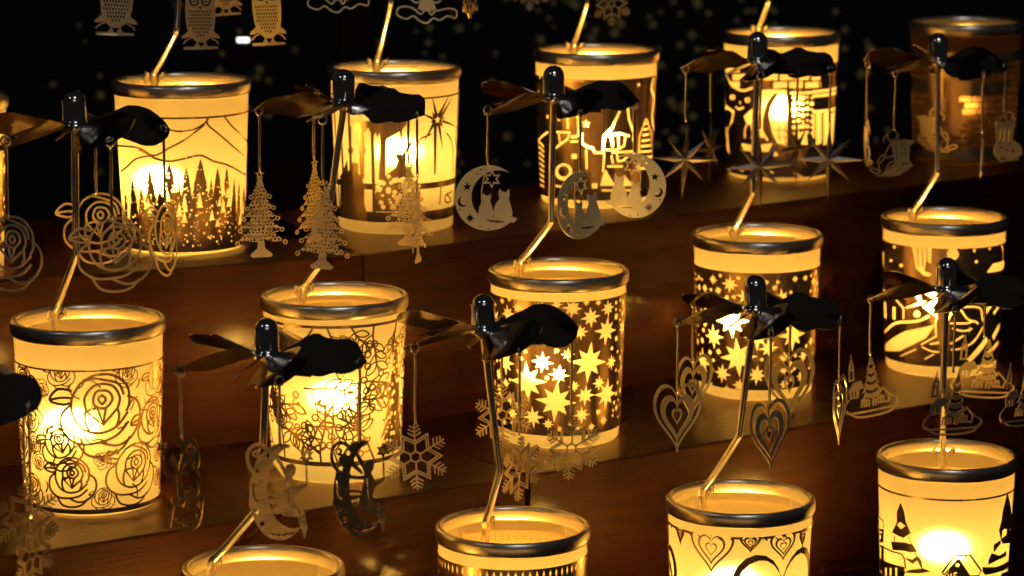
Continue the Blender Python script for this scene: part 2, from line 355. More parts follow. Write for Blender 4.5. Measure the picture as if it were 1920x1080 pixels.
def fairy_moon():
    o = [(1, circle(0, 0, 1.0, 44)), (-1, circle(0.42, 0.10, 0.86, 40)), (-1, [(0.6, 1.0), (1.3, 1.0), (1.3, -0.62), (0.98, -0.55)])]
    o = xf(o, 0, 0, 1, 0, 0.62, 1.0)
    for yy, a, sc in ((0.30, 0.15, 0.84), (-0.10, 1.0, 0.62)):
        wv = [(0, 0), (-0.3, 0.55), (-0.75, 0.85), (-1.0, 0.65), (-0.9, 0.25), (-0.5, 0.0)]
        q = stroke(crv(wv, True, 4), 0.09, True)
        for t in (0.30, 0.5, 0.7, 0.88): q += stroke([(-0.12, 0.06), (-0.85 * t - 0.05, 0.80 * (1.05 - abs(t - .55)) * t + 0.08)], 0.06)
        q += stroke(crv([(-0.74, 0.2), (-0.75, 0.45), (-0.5, 0.66)], False, 4), 0.06) + stroke(circle(-0.8, 0.62, 0.07, 8), 0.05, True)
        o += xf(q, 0.12, yy - 0.05, sc, a - 0.2)
    body = [(0.10, 0.30), (0.06, 0.42), (0.10, 0.56), (0.22, 0.60), (0.30, 0.50), (0.28, 0.38), (0.22, 0.30), (0.34, 0.12), (0.52, 0.20), (0.54, 0.14), (0.32, 0.0), (0.26, -0.2), (0.50, -0.42), (0.56, -0.74), (0.50, -0.98), (0.42, -0.74), (0.34, -0.52), (0.06, -0.50), (-0.04, -0.3), (0.04, 0.05)]
    o.append((1, body)); o += stroke([(0.52, 0.18), (0.50, 0.66)], 0.035)
    o += stroke([(0.60 * math.cos(a) , 0.97 * math.sin(a)) for a in [math.radians(v_) for v_ in range(75, 300, 9)]], 0.08)
    o.append((1, star(0.50, 0.76, 0.17, 6, 0.5, 1))); o.append((-1, star(0.50, 0.76, 0.07, 6, 0.5, 1)))
    for x, y in ((-0.30, 0.76), (-0.48, 0.45), (-0.50, -0.4), (-0.36, -0.66)): o.append((-1, star(x, y, 0.08, 5, .45)))
    o += stroke(crv([(-0.56, 0.2), (-0.54, -0.1), (-0.44, -0.2)], False, 4), 0.04, False, -1); o += stroke(crv([(-0.2, -0.86), (0.0, -0.9), (0.3, -0.84)], False, 4), 0.04, False, -1)
    o += stroke([(0.14, 0.2), (0.18, -0.3)], 0.03, False, -1); o += stroke([(0.30, -0.12), (0.40, -0.45)], 0.03, False, -1)
    return o
def owl():
    o = [(1, crv([(0, 1.0), (0.3, 0.95), (0.42, 1.12), (0.48, 0.75), (0.50, 0.2), (0.42, -0.35), (0.16, -0.66), (-0.16, -0.66), (-0.42, -0.35), (-0.50, 0.2), (-0.48, 0.75), (-0.42, 1.12), (-0.3, 0.95)], True, 4))]
    for sx in (-0.2, 0.2):
        o.append((-1, circle(sx, 0.68, 0.16, 14))); o.append((1, circle(sx, 0.68, 0.10, 12))); o.append((-1, circle(sx, 0.68, 0.04, 8)))
    o.append((-1, [(-0.05, 0.52), (0.05, 0.52), (0, 0.38)]))
    j = 0; y = 0.34
    while y > -0.56:
        hw = 0.38 if y > -0.15 else 0.38 - (-0.15 - y) * 0.75
        x = -hw + (0.045 if j % 2 else 0)
        while x <= hw:
            o.append((-1, [(x - 0.028, y + 0.03), (x, y + 0.045), (x + 0.028, y + 0.03), (x + 0.02, y - 0.03), (x, y - 0.045), (x - 0.02, y - 0.03)])); x += 0.09
        y -= 0.115; j += 1
    for sx in (-1, 1):
        o.append((1, [(sx * 0.40, -0.30), (sx * 0.62, -0.46), (sx * 0.66, -0.56), (sx * 0.5, -0.55), (sx * 0.34, -0.50)])); o += stroke([(sx * 0.30, -0.52), (sx * 0.52, -0.64), (sx * 0.60, -0.74)], 0.05)
        o += stroke([(sx * 0.13, -0.62), (sx * 0.13, -0.84)], 0.06); o += stroke([(sx * 0.13, -0.72), (sx * 0.22, -0.84)], 0.04); o += stroke([(sx * 0.13, -0.72), (sx * 0.05, -0.84)], 0.04)
    o.append((1, [(-0.60, -0.84), (0.55, -0.82), (0.60, -0.90), (0.1, -0.93), (-0.58, -0.94)]))
    return o
def village():
    w = 0.058; o = []
    def s(p, c=False, n=4, ww=w): o.extend(stroke(crv(p, c, n), ww, c))
    o += stroke([(-0.74, 0.30), (-0.74, 0.68), (-0.66, 0.96), (-0.58, 0.68), (-0.58, 0.30)], w); s([(-0.72, 0.68), (-0.66, 0.78), (-0.60, 0.68), (-0.66, 0.60)], True)
    o += stroke([(-0.78, 0.30), (-0.54, 0.30)], w); o += stroke([(-0.66, 0.96), (-0.66, 1.08)], 0.03)
    o.append((1, [(-0.78, -0.02), (-0.58, 0.20), (-0.30, 0.24), (-0.16, 0.0), (-0.36, -0.02), (-0.40, -0.28), (-0.74, -0.28)]))
    for x in (-0.66, -0.54): o.append((-1, [(x, -0.22), (x + .06, -0.22), (x + .06, -0.06), (x, -0.06)]))
    tr = [(1, fir(0, -0.5, 1.5, 0.78, 6, 0.4, 3))]
    for y, l in ((0.66, 0.06), (0.40, 0.12), (0.16, 0.18), (-0.1, 0.23), (-0.34, 0.26)): tr += stroke(crv([(-l, y), (0, y - 0.07), (l, y + 0.02)], False, 4), 0.09, False, -1)
    o += xf(tr, 0.10, 0.0)
    o += stroke([(0.28, -0.30), (0.48, -0.08), (0.70, -0.30), (0.66, -0.52), (0.32, -0.52), (0.28, -0.30)], w); o += stroke([(0.4, -0.5), (0.4, -0.34), (0.5, -0.34), (0.5, -0.5)], w)
    for x in (-0.30, -0.12, 0.12): o += stroke([(x, -0.60), (x + .03, -0.38), (x + .12, -0.42), (x + .10, -0.60)], w)
    s([(-0.78, -0.28), (-0.96, -0.50), (-0.86, -0.70), (-0.3, -0.74), (0.3, -0.72), (0.86, -0.66), (0.96, -0.46), (0.72, -0.32)])
    s([(-0.88, -0.62), (-0.5, -0.86), (0.1, -0.90), (0.7, -0.82), (0.94, -0.56)])
    return o
def gnome():
    w = 0.045; o = []
    def s(p, c=False, ww=w): o.extend(stroke(crv(p, c, 4), ww, c))
    o.append((1, [(-0.16, 0.46), (0.40, 0.56), (0.84, 0.50), (0.62, 0.30), (0.62, -0.2), (0.78, -0.42), (0.5, -0.62), (0.20, -0.74), (-0.52, -0.72), (-0.2, -0.5), (0.06, -0.3)]))
    for a, b in (((0.30, 0.44), (0.34, -0.1)), ((0.46, 0.40), (0.48, -0.1)), ((0.05, 0.36), (0.16, -0.2))): o += stroke([a, b], 0.03, False, -1)
    for a, b in (((-0.3, -0.62), (0.1, -0.4)), ((0.1, -0.62), (0.5, -0.3)), ((0.3, -0.3), (0.62, -0.34))): o += stroke([a, b], 0.03, False, -1)
    s(circle(-0.10, 0.70, 0.20, 8), True); s([(-0.28, 0.78), (-0.46, 0.62), (-0.44, 0.44)]); s([(-0.02, 0.88), (0.16, 0.72), (0.12, 0.50)])
    s([(-0.12, 0.46), (-0.34, 0.10), (-0.40, -0.12), (-0.62, -0.34), (-0.58, -0.60)]); s([(0.0, 0.42), (-0.02, 0.0), (-0.3, -0.1), (-0.52, 0.0), (-0.7, -0.3)])
    s([(-0.58, -0.60), (-0.86, -0.46), (-1.02, -0.52), (-0.74, -0.66), (-0.5, -0.6)]); s([(0.0, 0.0), (0.18, -0.36), (-0.1, -0.66)]); s([(0.05, -0.2), (-0.2, -0.34), (-0.34, -0.66)])
    o += stroke([(-0.7, -0.74), (-0.1, -0.78), (0.34, -0.72)], 0.05)
    return o
def boot():
    o = [(1, crv([(-0.34, 0.50), (0.30, 0.46), (0.30, 0.05), (0.62, -0.16), (0.70, -0.52), (0.2, -0.66), (-0.34, -0.46), (-0.30, 0.0)], True, 4))]
    o.append((1, [(-0.40, 0.66), (0.36, 0.60), (0.38, 0.42), (-0.40, 0.48)]))
    for x in (-0.18, 0.0, 0.18): o += stroke([(x, 0.36), (x - 0.02, -0.05)], 0.025, False, -1)
    for x, y in ((-0.1, -0.25), (0.15, -0.35), (0.4, -0.38), (0.25, -0.12)): o.append((-1, star(x, y, 0.08, 5, .45)))
    o += stroke(crv(circle(0.12, 0.80, 0.16, 8), True, 3), 0.045, True); o += stroke(crv([(-0.06, 0.88), (-0.2, 0.72), (-0.24, 0.62)], False, 3), 0.045); o += stroke(crv([(0.28, 0.8), (0.36, 0.7), (0.3, 0.6)], False, 3), 0.045)
    o += stroke([(-0.34, -0.46), (-0.05, -0.72), (0.62, -0.66)], 0.05)
    return o
def cloud():
    w = 0.06; o = []
    o += stroke(crv([(-1.0, -0.40), (-0.7, -0.56), (-0.45, -0.46), (-0.25, -0.62), (0, -0.70), (0.22, -0.54), (0.45, -0.60), (0.72, -0.46), (1.0, -0.52), (1.04, -0.28), (0.8, -0.2), (0.5, -0.26), (0.3, -0.3), (0.15, -0.42), (0.0, -0.2), (-0.2, -0.4), (-0.5, -0.18), (-0.9, -0.16)], True, 4), w, True)
    o.append((1, [(-0.30, -0.22), (-0.12, 0.30), (-0.16, 0.46), (0, 0.62), (0.16, 0.46), (0.12, 0.30), (0.34, -0.24), (0.1, -0.32), (-0.1, -0.30)]))
    for sx in (-1, 1): o += stroke(crv([(sx * 0.1, 0.3), (sx * 0.5, 0.55), (sx * 0.66, 0.3), (sx * 0.4, 0.0), (sx * 0.18, 0.05)], True, 4), w, True)
    return o
def nested_heart():
    o = [(1, heart(0, 0, 1.46, 2.0)), (-1, heart(0, 0.0, 1.28, 1.80)), (1, heart(0, -0.04, 1.02, 1.42)), (-1, heart(0, -0.03, 0.70, 1.04))]
    o += [(1, heart(0, 0.02, 0.32, 0.50)), (-1, heart(0, 0.02, 0.20, 0.34))]
    o += stroke([(0, 0.9), (0, 0.16)], 0.03); o += stroke([(0, -0.99), (0, -0.70)], 0.06)
    return o
MOTIF = {'snow_dark': (snowflake, 'charm_dark'), 'rose': (rose, 'charm'), 'tree': (xmas_tree, 'charm'), 'moon': (moon_cats, 'charm_silver'), 'fairy': (fairy_moon, 'charm_bronze'),
         'owl': (owl, 'charm'), 'snow': (snowflake, 'charm'), 'heart': (nested_heart, 'charm'), 'village': (village, 'charm'),
         'gnome': (gnome, 'charm'), 'boot': (boot, 'charm'), 'cloud': (cloud, 'charm_silver')}
#        half size (W), height of the hanging point above the centre (units of size)
CSIZE = {'snow_dark': (0.215, 0.98), 'rose': (0.25, 0.86), 'tree': (0.30, 1.02), 'moon': (0.235, 0.96), 'fairy': (0.295, 0.95), 'owl': (0.235, 0.98), 'snow': (0.215, 0.98), 'heart': (0.235, 0.72),
         'village': (0.235, 0.98), 'gnome': (0.215, 0.84), 'boot': (0.235, 0.92), 'cloud': (0.22, 0.6), 'star': (0.285, 1.0)}
_charm = {}
def faceted_star():
    n = 8; ring = []; V = [(0, -0.055, 0), (0, 0.055, 0)]; Fc = []
    for i in range(2 * n):
        a = PI / 2 + PI * i / n; r = 0.24 if i % 2 else (1.0 if i % 8 == 0 else (0.95 if i % 4 == 0 else 0.80))
        if i == 8: r = 1.15
        V.append((r * math.cos(a), 0, r * math.sin(a)))
    for i in range(2 * n):
        j = (i + 1) % (2 * n); Fc.append((0, 2 + i, 2 + j)); Fc.append((1, 2 + j, 2 + i))
    return V, Fc
def charm_mesh(kind):
    if kind in _charm: return _charm[kind]
    s = CSIZE[kind][0] * W
    if kind == 'star':
        v, f = faceted_star(); V = [(x * s, y * s, z * s) for x, y, z in v]; Fc = f; mm = 'charm_dark'
    else:
        fn, mm = MOTIF[kind]; v, f = triangulate(fn())
        bend = 0.10
        V, Fc = sheet(v, f, lambda x, y, t: (x * s, t - bend * s * (x * x - 0.3 * y * x), y * s), 0.0005)
    me = bpy.data.meshes.new(kind + '_charm'); me.from_pydata([tuple(q) for q in V], [], Fc); me.materials.append(M[mm]); me.update()
    _charm[kind] = me; return me
_wire = {}
def wire_mesh(L):
    k = round(L, 3)
    if k in _wire: return _wire[k]
    rg = tube([(0.030 * W * math.cos(2 * PI * i / 16), 0, 0.030 * W * math.sin(2 * PI * i / 16)) for i in range(16)], 0.0075 * W, 6, True)
    st = tube(crv([(0, 0, -0.030 * W), (0.002 * W, 0, -0.3 * L), (-0.002 * W, 0.001 * W, -0.7 * L), (0, 0, -L)], False, 3), 0.0095 * W, 7)
    V, Fc = merge(rg, st); me = bpy.data.meshes.new('hook_wire'); me.from_pydata([tuple(q) for q in V], [], Fc); me.materials.append(M['wire'])
    me.polygons.foreach_set('use_smooth', [True] * len(me.polygons)); me.update(); _wire[k] = me; return me

# ------------------------------------------------------------------ cups
ZT = 1.17                                       # rim plane above the shelf
def RZ(z): return 0.436 + 0.047 * z / 1.08      # outside radius of the glass at height z
class Cup:
    def __init__(s, px, py, row):
        s.px, s.py, s.row = px, py, row; z = ZS[row] + (ZT - 0.02 + FOOT) * W
        c = on_plane(px, py, z); s.c = Vector((c.x, c.y, ZS[row] + FOOT * W)); s.d = (c - Vector((0, 0, HC))).dot(Vector((0, cP, -sP))); s.w = F * W / s.d
        s.face = math.atan2(-c.x, c.y)          # yaw towards the camera
    def T(s, px, py):
        """pixel on the front of the glass -> (arc length, height) in W"""
        r = ray(px, py); o = Vector((0, 0, HC)) - s.c; b = 0.047 / 1.08; a0 = 0.436 * W
        A = r.x ** 2 + r.y ** 2 - (b * r.z) ** 2; B = 2 * (o.x * r.x + o.y * r.y - b * r.z * (a0 + b * o.z)); C = o.x ** 2 + o.y ** 2 - (a0 + b * o.z) ** 2
        D = B * B - 4 * A * C
        t = (-B - math.sqrt(max(D, 0))) / (2 * A); p = o + r * t
        return (math.atan2(p.x, -p.y) * 0.46, p.z / W)
    def TP(s, pts): return [s.T(*p) for p in pts]
    def st(s, pts, wpx, closed=False, sign=1, n=4, curve=True):
        q = crv(pts, closed, n) if curve else pts
        return stroke(s.TP(q), wpx / s.w, closed, sign)
    def pos(s, px, py): return s.T(px, py)
CUPS = {}
for k, (px, py, row) in dict(A=(165, 600, 2), B=(627, 555, 2), C=(1047, 507, 2), D=(1420, 440, 2), E=(1771, 408, 2),
                             F=(493, 1065, 3), G=(961, 988, 3), H=(1388, 935, 3), I=(1775, 855, 3), P=(-20, 1150, 3),
                             J=(-122, 182, 1), K=(340, 152, 1), L=(740, 127, 1), M=(1118, 95, 1), N=(1465, 62, 1), O=(1812, 42, 1)).items():
    CUPS[k] = Cup(px, py, row)

def band(z, h): return [(1, [(-1.5, z - h / 2), (1.5, z - h / 2), (1.5, z + h / 2), (-1.5, z + h / 2)])]
SM = 1.5                                        # a little more than half the girth; clipped below
def full(z0, z1): return [(1, [(-1.5, z0), (1.5, z0), (1.5, z1), (-1.5, z1)])]
def back_fill(fn, z0, z1, seed, rmin, rmax, n, taken=(), front=0.75):
    """scatter discs of motif where nothing has been placed yet"""
    r = random.Random(seed); T = list(taken); out = []
    for _ in range(n * 30):
        if len(out) >= n: break
        rr = rmin + (rmax - rmin) * r.random() ** 1.7; s = r.uniform(-1.42, 1.42); z = r.uniform(z0 + rr * .9, z1 - rr * .9)
        if all(math.hypot(s - a, z - b) > (rr + c) * 0.86 for a, b, c in T): T.append((s, z, rr)); out.append((s, z, rr))
    return out, T
def d_A(c):
    o = band(0.910, 0.012) + band(-0.02, 0.03); ros = [(186, 776, 82, 0.1), (112, 838, 46, 0.3), (132, 902, 50, 0), (248, 886, 62, -.1), (42, 830, 48, .2), (284, 790, 50, .3), (112, 703, 28, .2), (236, 702, 24, 0), (290, 712, 38, .2), (192, 936, 24, 0), (46, 720, 40, .4), (62, 915, 34, -.2)]
    T = []
    for x, y, r, a in ros:
        s, z = c.T(x, y); rr = r / c.w; o += xf(rose(0.060 if r > 55 else 0.082), s, z, rr, a); T.append((s, z, rr))
    add, T = back_fill(None, -0.02, 0.90, 5, 0.06, 0.17, 66, T)
    for s, z, rr in add: o += xf(rose(0.085, False), s, z, rr, s * 9)
    r = random.Random(2)
    for _ in range(70):                          # leaf strokes that join the flowers
        s = r.uniform(-1.4, 1.4); z = r.uniform(0.08, 0.86); a = r.uniform(0, 6.28); l = r.uniform(0.06, 0.12)
        o += stroke(crv([(s, z), (s + l * .5 * math.cos(a + .4), z + l * .5 * math.sin(a + .4)), (s + l * math.cos(a), z + l * math.sin(a))], False, 3), 0.010)
    return o, -0.035, 0.916
def d_K(c):
    f = lambda L, ox=0, oy=0: [(x / 3.6 + ox, y / 3.6 + oy) for x, y in L]
    o = band(0.938, 0.014)
    for L in ([(1110, 860), (1190, 885), (1300, 875), (1380, 830), (1410, 785)], [(1400, 785), (1400, 840), (1480, 910), (1560, 980), (1640, 1050)], [(1510, 785), (1560, 850), (1620, 905), (1665, 960)], [(780, 985), (830, 985), (950, 1000), (1040, 1050), (1140, 1000), (1250, 940), (1380, 840)], [(780, 860), (860, 890), (940, 860), (1060, 870), (1120, 860)]):
        o += c.st(f(L), 3.2)
    for L in ([(820, 150), (860, 120), (930, 60), (1050, 40)], [(940, 0), (1000, 30), (1050, 60), (1140, 80), (1230, 65), (1350, 40), (1440, 80), (1530, 105), (1650, 170)]):
        o += c.st(f(L, 0, 280), 3.6)
    for i, (x, y, w) in enumerate([(236, 356, 24), (249, 334, 34), (265, 350, 26), (281, 315, 38), (300, 345, 26), (317, 304, 46), (335, 340, 24), (349, 311, 36), (375, 297, 48), (395, 335, 22), (407, 313, 34), (424, 312, 30), (438, 333, 22), (447, 340, 20), (455, 352, 20)]):
        s, z = c.T(x, y); o.append((1, fir(s, -0.03, z + 0.03, 1.45 * w / c.w, 9, 0.3, i)))
    r = random.Random(3)
    for i in range(26):
        s = 0.62 + i * 0.036 if i < 22 else 0; s = r.uniform(0.62, 2.2) - (2.9 if r.random() < .5 else 0); s = ((s + 1.45) % 2.9) - 1.45
        if abs(s) < 0.62: continue
        o.append((1, fir(s, -0.03, r.uniform(0.35, 0.62), 0.13, 8, 0.4, i + 40)))
    o += full(-0.03, 0.12)
    for i in range(60): s = r.uniform(-1.4, 1.4); z = r.uniform(0.09, 0.40); o.append((-1, fir(s, z, r.uniform(0.06, 0.13), 0.05, 4, 0.4, i)))
    for i in range(620): s = r.uniform(-0.75, 0.75) if i < 520 else r.uniform(-1.4, 1.4); z = r.uniform(0.0, 0.58); o.append((-1, circle(s, z, 0.0045 + .006 * r.random() ** 2, 5)))
    return o, -0.035, 0.945
def starfield(c, L, z0, z1, seed, strips=()):
    o = full(z0, z1); T = []
    for x, y, r in L:
        s, z = c.T(x, y); rr = r / c.w; T.append((s, z, rr)); o.append((-1, star(s, z, rr, 8, 0.42, 0.80, 0.1 * math.sin(x))))
    add, T = back_fill(None, z0 + .02, z1 - .01, seed, 0.020, 0.12, 250, T)
    for i, (s, z, rr) in enumerate(add): o.append((-1, star(s, z, rr, 8 if rr > 0.03 else 6, 0.42, 0.80, i * 0.4)))
    return o, z0, z1
def d_C(c):
    L = [(1104, 679, 40), (1042, 753, 40), (989, 715, 40), (1017, 679, 21), (1048, 703, 20), (1107, 595, 21), (1073, 578, 19), (1136, 620, 29), (949, 679, 26), (1065, 664, 14), (1088, 623, 16), (1097, 741, 21), (1122, 718, 16), (1136, 739, 32), (958, 747, 15), (950, 718, 12), (1076, 724, 12), (1145, 679, 17),
         (1099, 567, 8), (1121, 567, 8), (1044, 571, 10), (1139, 578, 18), (943, 564, 9), (956, 561, 7), (972, 577, 13), (962, 775, 15), (947, 790, 10), (1000, 782, 22), (1028, 795, 12), (1090, 778, 18), (1130, 788, 12), (1108, 800, 10), (1016, 577, 14), (935, 640, 14), (1020, 630, 20)]
    return starfield(c, L, 0.045, 1.01, 11)
def d_D(c):
    L = [(1372, 602, 34), (1339, 631, 25), (1384, 670, 38), (1319, 678, 30), (1355, 700, 20), (1441, 653, 20), (1469, 670, 12), (1505, 667, 14), (1419, 703, 20), (1333, 723, 14), (1363, 731, 11), (1387, 723, 15), (1486, 628, 32), (1420, 632, 26), (1458, 614, 11), (1369, 533, 17), (1338, 524, 11), (1312, 520, 8), (1490, 523, 8), (1524, 527, 10), (1509, 521, 8), (1303, 614, 20), (1323, 606, 10), (1523, 605, 13), (1323, 540, 10), (1300, 530, 10), (1519, 640, 12), (1500, 705, 15), (1470, 720, 13), (1445, 735, 10), (1340, 580, 18), (1400, 556, 20), (1465, 560, 20), (1310, 640, 10), (1518, 575, 15)]
    return starfield(c, L, 0.03, 0.935, 12)
def branch(o, s, z, a, l, r, w=0.013, dep=0):
    pts = [(s, z)]; aa = a
    for i in range(5): aa += r.uniform(-.28, .28); pts.append((pts[-1][0] + l / 5 * math.cos(aa), pts[-1][1] + l / 5 * math.sin(aa)))
    o += stroke(crv(pts, False, 3), w)
    for i in (1, 2, 3, 4):
        for sd in (-1, 1):
            if r.random() < 0.72:
                b = aa + sd * r.uniform(0.6, 1.1); x, y = pts[i]; k = r.uniform(0.09, 0.14)
                if r.random() < 0.64:
                    e = (x + k * math.cos(b), y + k * math.sin(b)); nx, ny = -math.sin(b) * k * .24, math.cos(b) * k * .24; m = ((x + e[0]) / 2, (y + e[1]) / 2)
                    o += stroke(crv([(x, y), (m[0] + nx, m[1] + ny), e, (m[0] - nx, m[1] - ny)], True, 3), w * .75, True)
                else:
                    e = (x + k * .6 * math.cos(b), y + k * .6 * math.sin(b)); o += stroke([(x, y), e], w * .7); o += stroke(circle(e[0] + .02 * math.cos(b), e[1] + .02 * math.sin(b), 0.022, 9), w * .8, True)
def d_B(c):
    o = band(1.027, 0.02) + band(0.085, 0.03); r = random.Random(8)
    for i in range(20): branch(o, -1.4 + i * 0.145 + r.uniform(-.03, .03), 0.09, PI / 2 + r.uniform(-.45, .45), r.uniform(0.40, 0.62), r)
    for i in range(19): branch(o, -1.35 + i * 0.15 + r.uniform(-.05, .05), 1.02, -PI / 2 + r.uniform(-.7, .7), r.uniform(0.22, 0.36), r)
    for i in range(24): branch(o, -1.35 + i * 0.115 + r.uniform(-.05, .05), r.uniform(.3, .7), r.uniform(-.5, .5), r.uniform(0.26, 0.4), r)
    for x0, x1 in ((0.42, 0.66),):               # dense frosted fir on the right
        t = [(1, fir(0.50, 0.08, 0.78, 0.30, 7, 0.35, 2))]
        for k in range(60): t.append((-1, circle(0.5 + r.uniform(-.12, .12), r.uniform(0.2, 0.76), r.uniform(.008, .018), 6)))
        o += t
    s, z = c.T(517, 765); o.append((1, [(s - .07, z + .10), (s - .02, z + .16), (s + .05, z + .08), (s + .08, z - .04), (s + .03, z - .11), (s - .01, z - .03)]))
    return o, 0.07, 1.036
def d_L(c):
    g = lambda x, y: (640 + x / 4.908, 200 + y / 4.908)
    f = lambda L: [g(x, y) for x, y in L]
    o = band(0.968, 0.012) + band(c.T(820, 402)[1], 0.075) + band(c.T(790, 349)[1], 0.045)
    P_ = lambda L: o.append((1, c.TP(f(L)))) 
    P_([(20, 600), (60, 490), (70, 600), (110, 510), (160, 520), (160, 600), (200, 680), (215, 760), (215, 880), (240, 1000), (0, 960), (-5, 640)])
    P_([(345, 100), (430, 80), (415, 300), (405, 660), (345, 690), (360, 300)])
    P_([(415, 300), (560, 210), (660, 90), (620, 20), (480, 60), (380, 150), (380, 230)])
    P_([(120, 150), (380, 110), (350, 250), (330, 290), (320, 230), (300, 280), (290, 220), (265, 230), (250, 190), (220, 240), (200, 195), (150, 240), (130, 180)])
    for x in (90, 205): P_([(x - 9, 180), (x + 9, 180), (x + 9, 360), (x + 25, 400), (x + 9, 440), (x + 9, 660), (x - 9, 660), (x - 9, 440), (x - 25, 400), (x - 9, 360)])
    P_([(540, 200), (560, 200), (560, 440), (640, 300), (650, 350), (600, 420), (590, 540), (690, 660), (720, 760), (720, 960), (300, 960), (310, 820), (400, 640), (500, 560), (520, 500), (480, 420), (540, 440)])
    for i in range(12):
        a = PI / 12 + i * PI / 6; R0 = 70 if i % 2 else 190
        if i in (9,): R0 = 500
        t = (880 + R0 * math.cos(a) * .95, 120 + R0 * 1.5 * math.sin(a)); n = (-math.sin(a) * 14, math.cos(a) * 14); q = (880 + 45 * math.cos(a), 120 + 45 * math.sin(a))
        P_([(q[0] + n[0], q[1] + n[1]), t, (q[0] - n[0], q[1] - n[1])])
    P_([(875, 150), (862, 620), (850, 620), (845, 150)])
    s, z = c.T(*g(880, 120)); o.append((1, circle(s, z, 0.045, 12))); o.append((-1, star(s, z, 0.032, 5, .45)))
    o += c.st(f([(700, 350), (720, 300), (780, 270), (820, 250)]), 3); o += c.st(f([(960, 240), (1000, 300), (1020, 400), (1020, 600)]), 3); o += c.st(f([(1050, 180), (1040, 300), (1060, 420)]), 3)
    o += c.st(f([(900, 680), (910, 760), (900, 900)]), 3.5); o += c.st(f([(960, 800), (1000, 860), (960, 880), (950, 820), (1010, 780)]), 3)
    r = random.Random(6)
    for i in range(60): s, z = c.T(*g(r.uniform(330, 740), r.uniform(640, 940))); o.append((-1, circle(s, z, r.uniform(.008, .022), 8)))
    for i in range(14):
        s = 0.75 + i * 0.1; s = s if s < 1.44 else s - 2.2 - .0
        o.append((1, [(s - .012, 0.05), (s + .012, 0.05), (s + .012, 0.96), (s - .012, 0.96)]))
    return o, 0.03, 0.975
def d_M(c):
    g = lambda x, y: (980 + x / 3.856, 120 + y / 3.856)
    f = lambda L: [g(x, y) for x, y in L]
    o = full(0.01, 0.97)
    def h(L, w=4.0, cv=False): o.extend(c.st(f(L), w, False, -1, 4, cv))
    h([(110, 575), (190, 490)]); h([(240, 490), (340, 495), (330, 540), (240, 610)]); h([(265, 500), (275, 580)], 3); h([(345, 560), (400, 560)], 4); h([(350, 525), (395, 525)], 5)
    h([(430, 500), (430, 570), (470, 600), (505, 605), (520, 640), (580, 640), (590, 520), (640, 470), (700, 340)], 4.5); h([(460, 620), (465, 760)], 4); h([(590, 640), (580, 780)], 4); h([(750, 260), (765, 400), (800, 500), (795, 560)], 5)
    h([(610, 520), (700, 500), (770, 520)], 4); h([(640, 520), (650, 600)], 4); h([(740, 520), (730, 590), (640, 640)], 4); h([(690, 510), (690, 600)], 3); h([(600, 620), (690, 620)], 3); h([(640, 640), (800, 630)], 4); h([(640, 660), (650, 720)], 4); h([(680, 650), (690, 700), (730, 690), (770, 650)], 4, True); h([(610, 740), (720, 740)], 4)
    h([(380, 360), (410, 400)], 4); h([(325, 380), (330, 470)], 4.5); h([(400, 400), (405, 520)], 3)
    o.append((-1, c.TP(f([(355, 650), (395, 650), (395, 685), (355, 685)]))))
    for k in range(9):
        y = 420 + k * 40; l = 12 + k * 6; o.append((-1, c.TP(f([(885 - l, y + 6), (885 + l, y), (885 + l, y + 14), (885 - l, y + 24)]))))
    h([(885, 395), (840, 520), (830, 760)], 3); h([(890, 395), (925, 520), (935, 800)], 3)
    h([(95, 515), (80, 620), (80, 880)], 3)
    for k in range(9): h([(85, 580 + k * 36), (120, 560 + k * 38), (160, 600 + k * 36)], 4, True)
    h([(940, 100), (925, 180), (945, 250), (930, 380), (945, 480)], 7, True); h([(250, 100), (255, 170)], 7)
    for x, y, r in ((475, 330, 5), (460, 430, 7), (265, 400, 4), (85, 380, 4), (130, 95, 4), (185, 380, 4), (835, 150, 4), (120, 200, 3), (600, 115, 6)): s, z = c.T(*g(x, y)); o.append((-1, star(s, z, r * 1.25 / c.w, 5, .5)))
    o.append((-1, c.TP(f([(560, 880), (580, 800), (600, 760), (620, 800), (650, 850), (690, 880)])))); o.append((-1, c.TP(f([(690, 880), (730, 800), (770, 850), (830, 880)]))))
    h([(240, 880), (310, 890)], 4); h([(500, 880), (540, 880)], 10); h([(570, 912), (850, 905)], 4)
    o += [(-1, c.TP(f(circle(300, 780, 62, 14)))), (1, c.TP(f(circle(300, 775, 40, 12))))]
    for k in range(7): h([(330 + k * 18, 90), (330 + k * 18, 130)], 1.6)
    r = random.Random(9)
    for k in range(60):
        s = r.uniform(0.75, 2.15); s = s if s < 1.44 else s - 2.9; z = r.uniform(.15, .88); o.append((-1, star(s, z, r.uniform(.02, .05), 5, .45)))
    return o, 0.01, 0.97
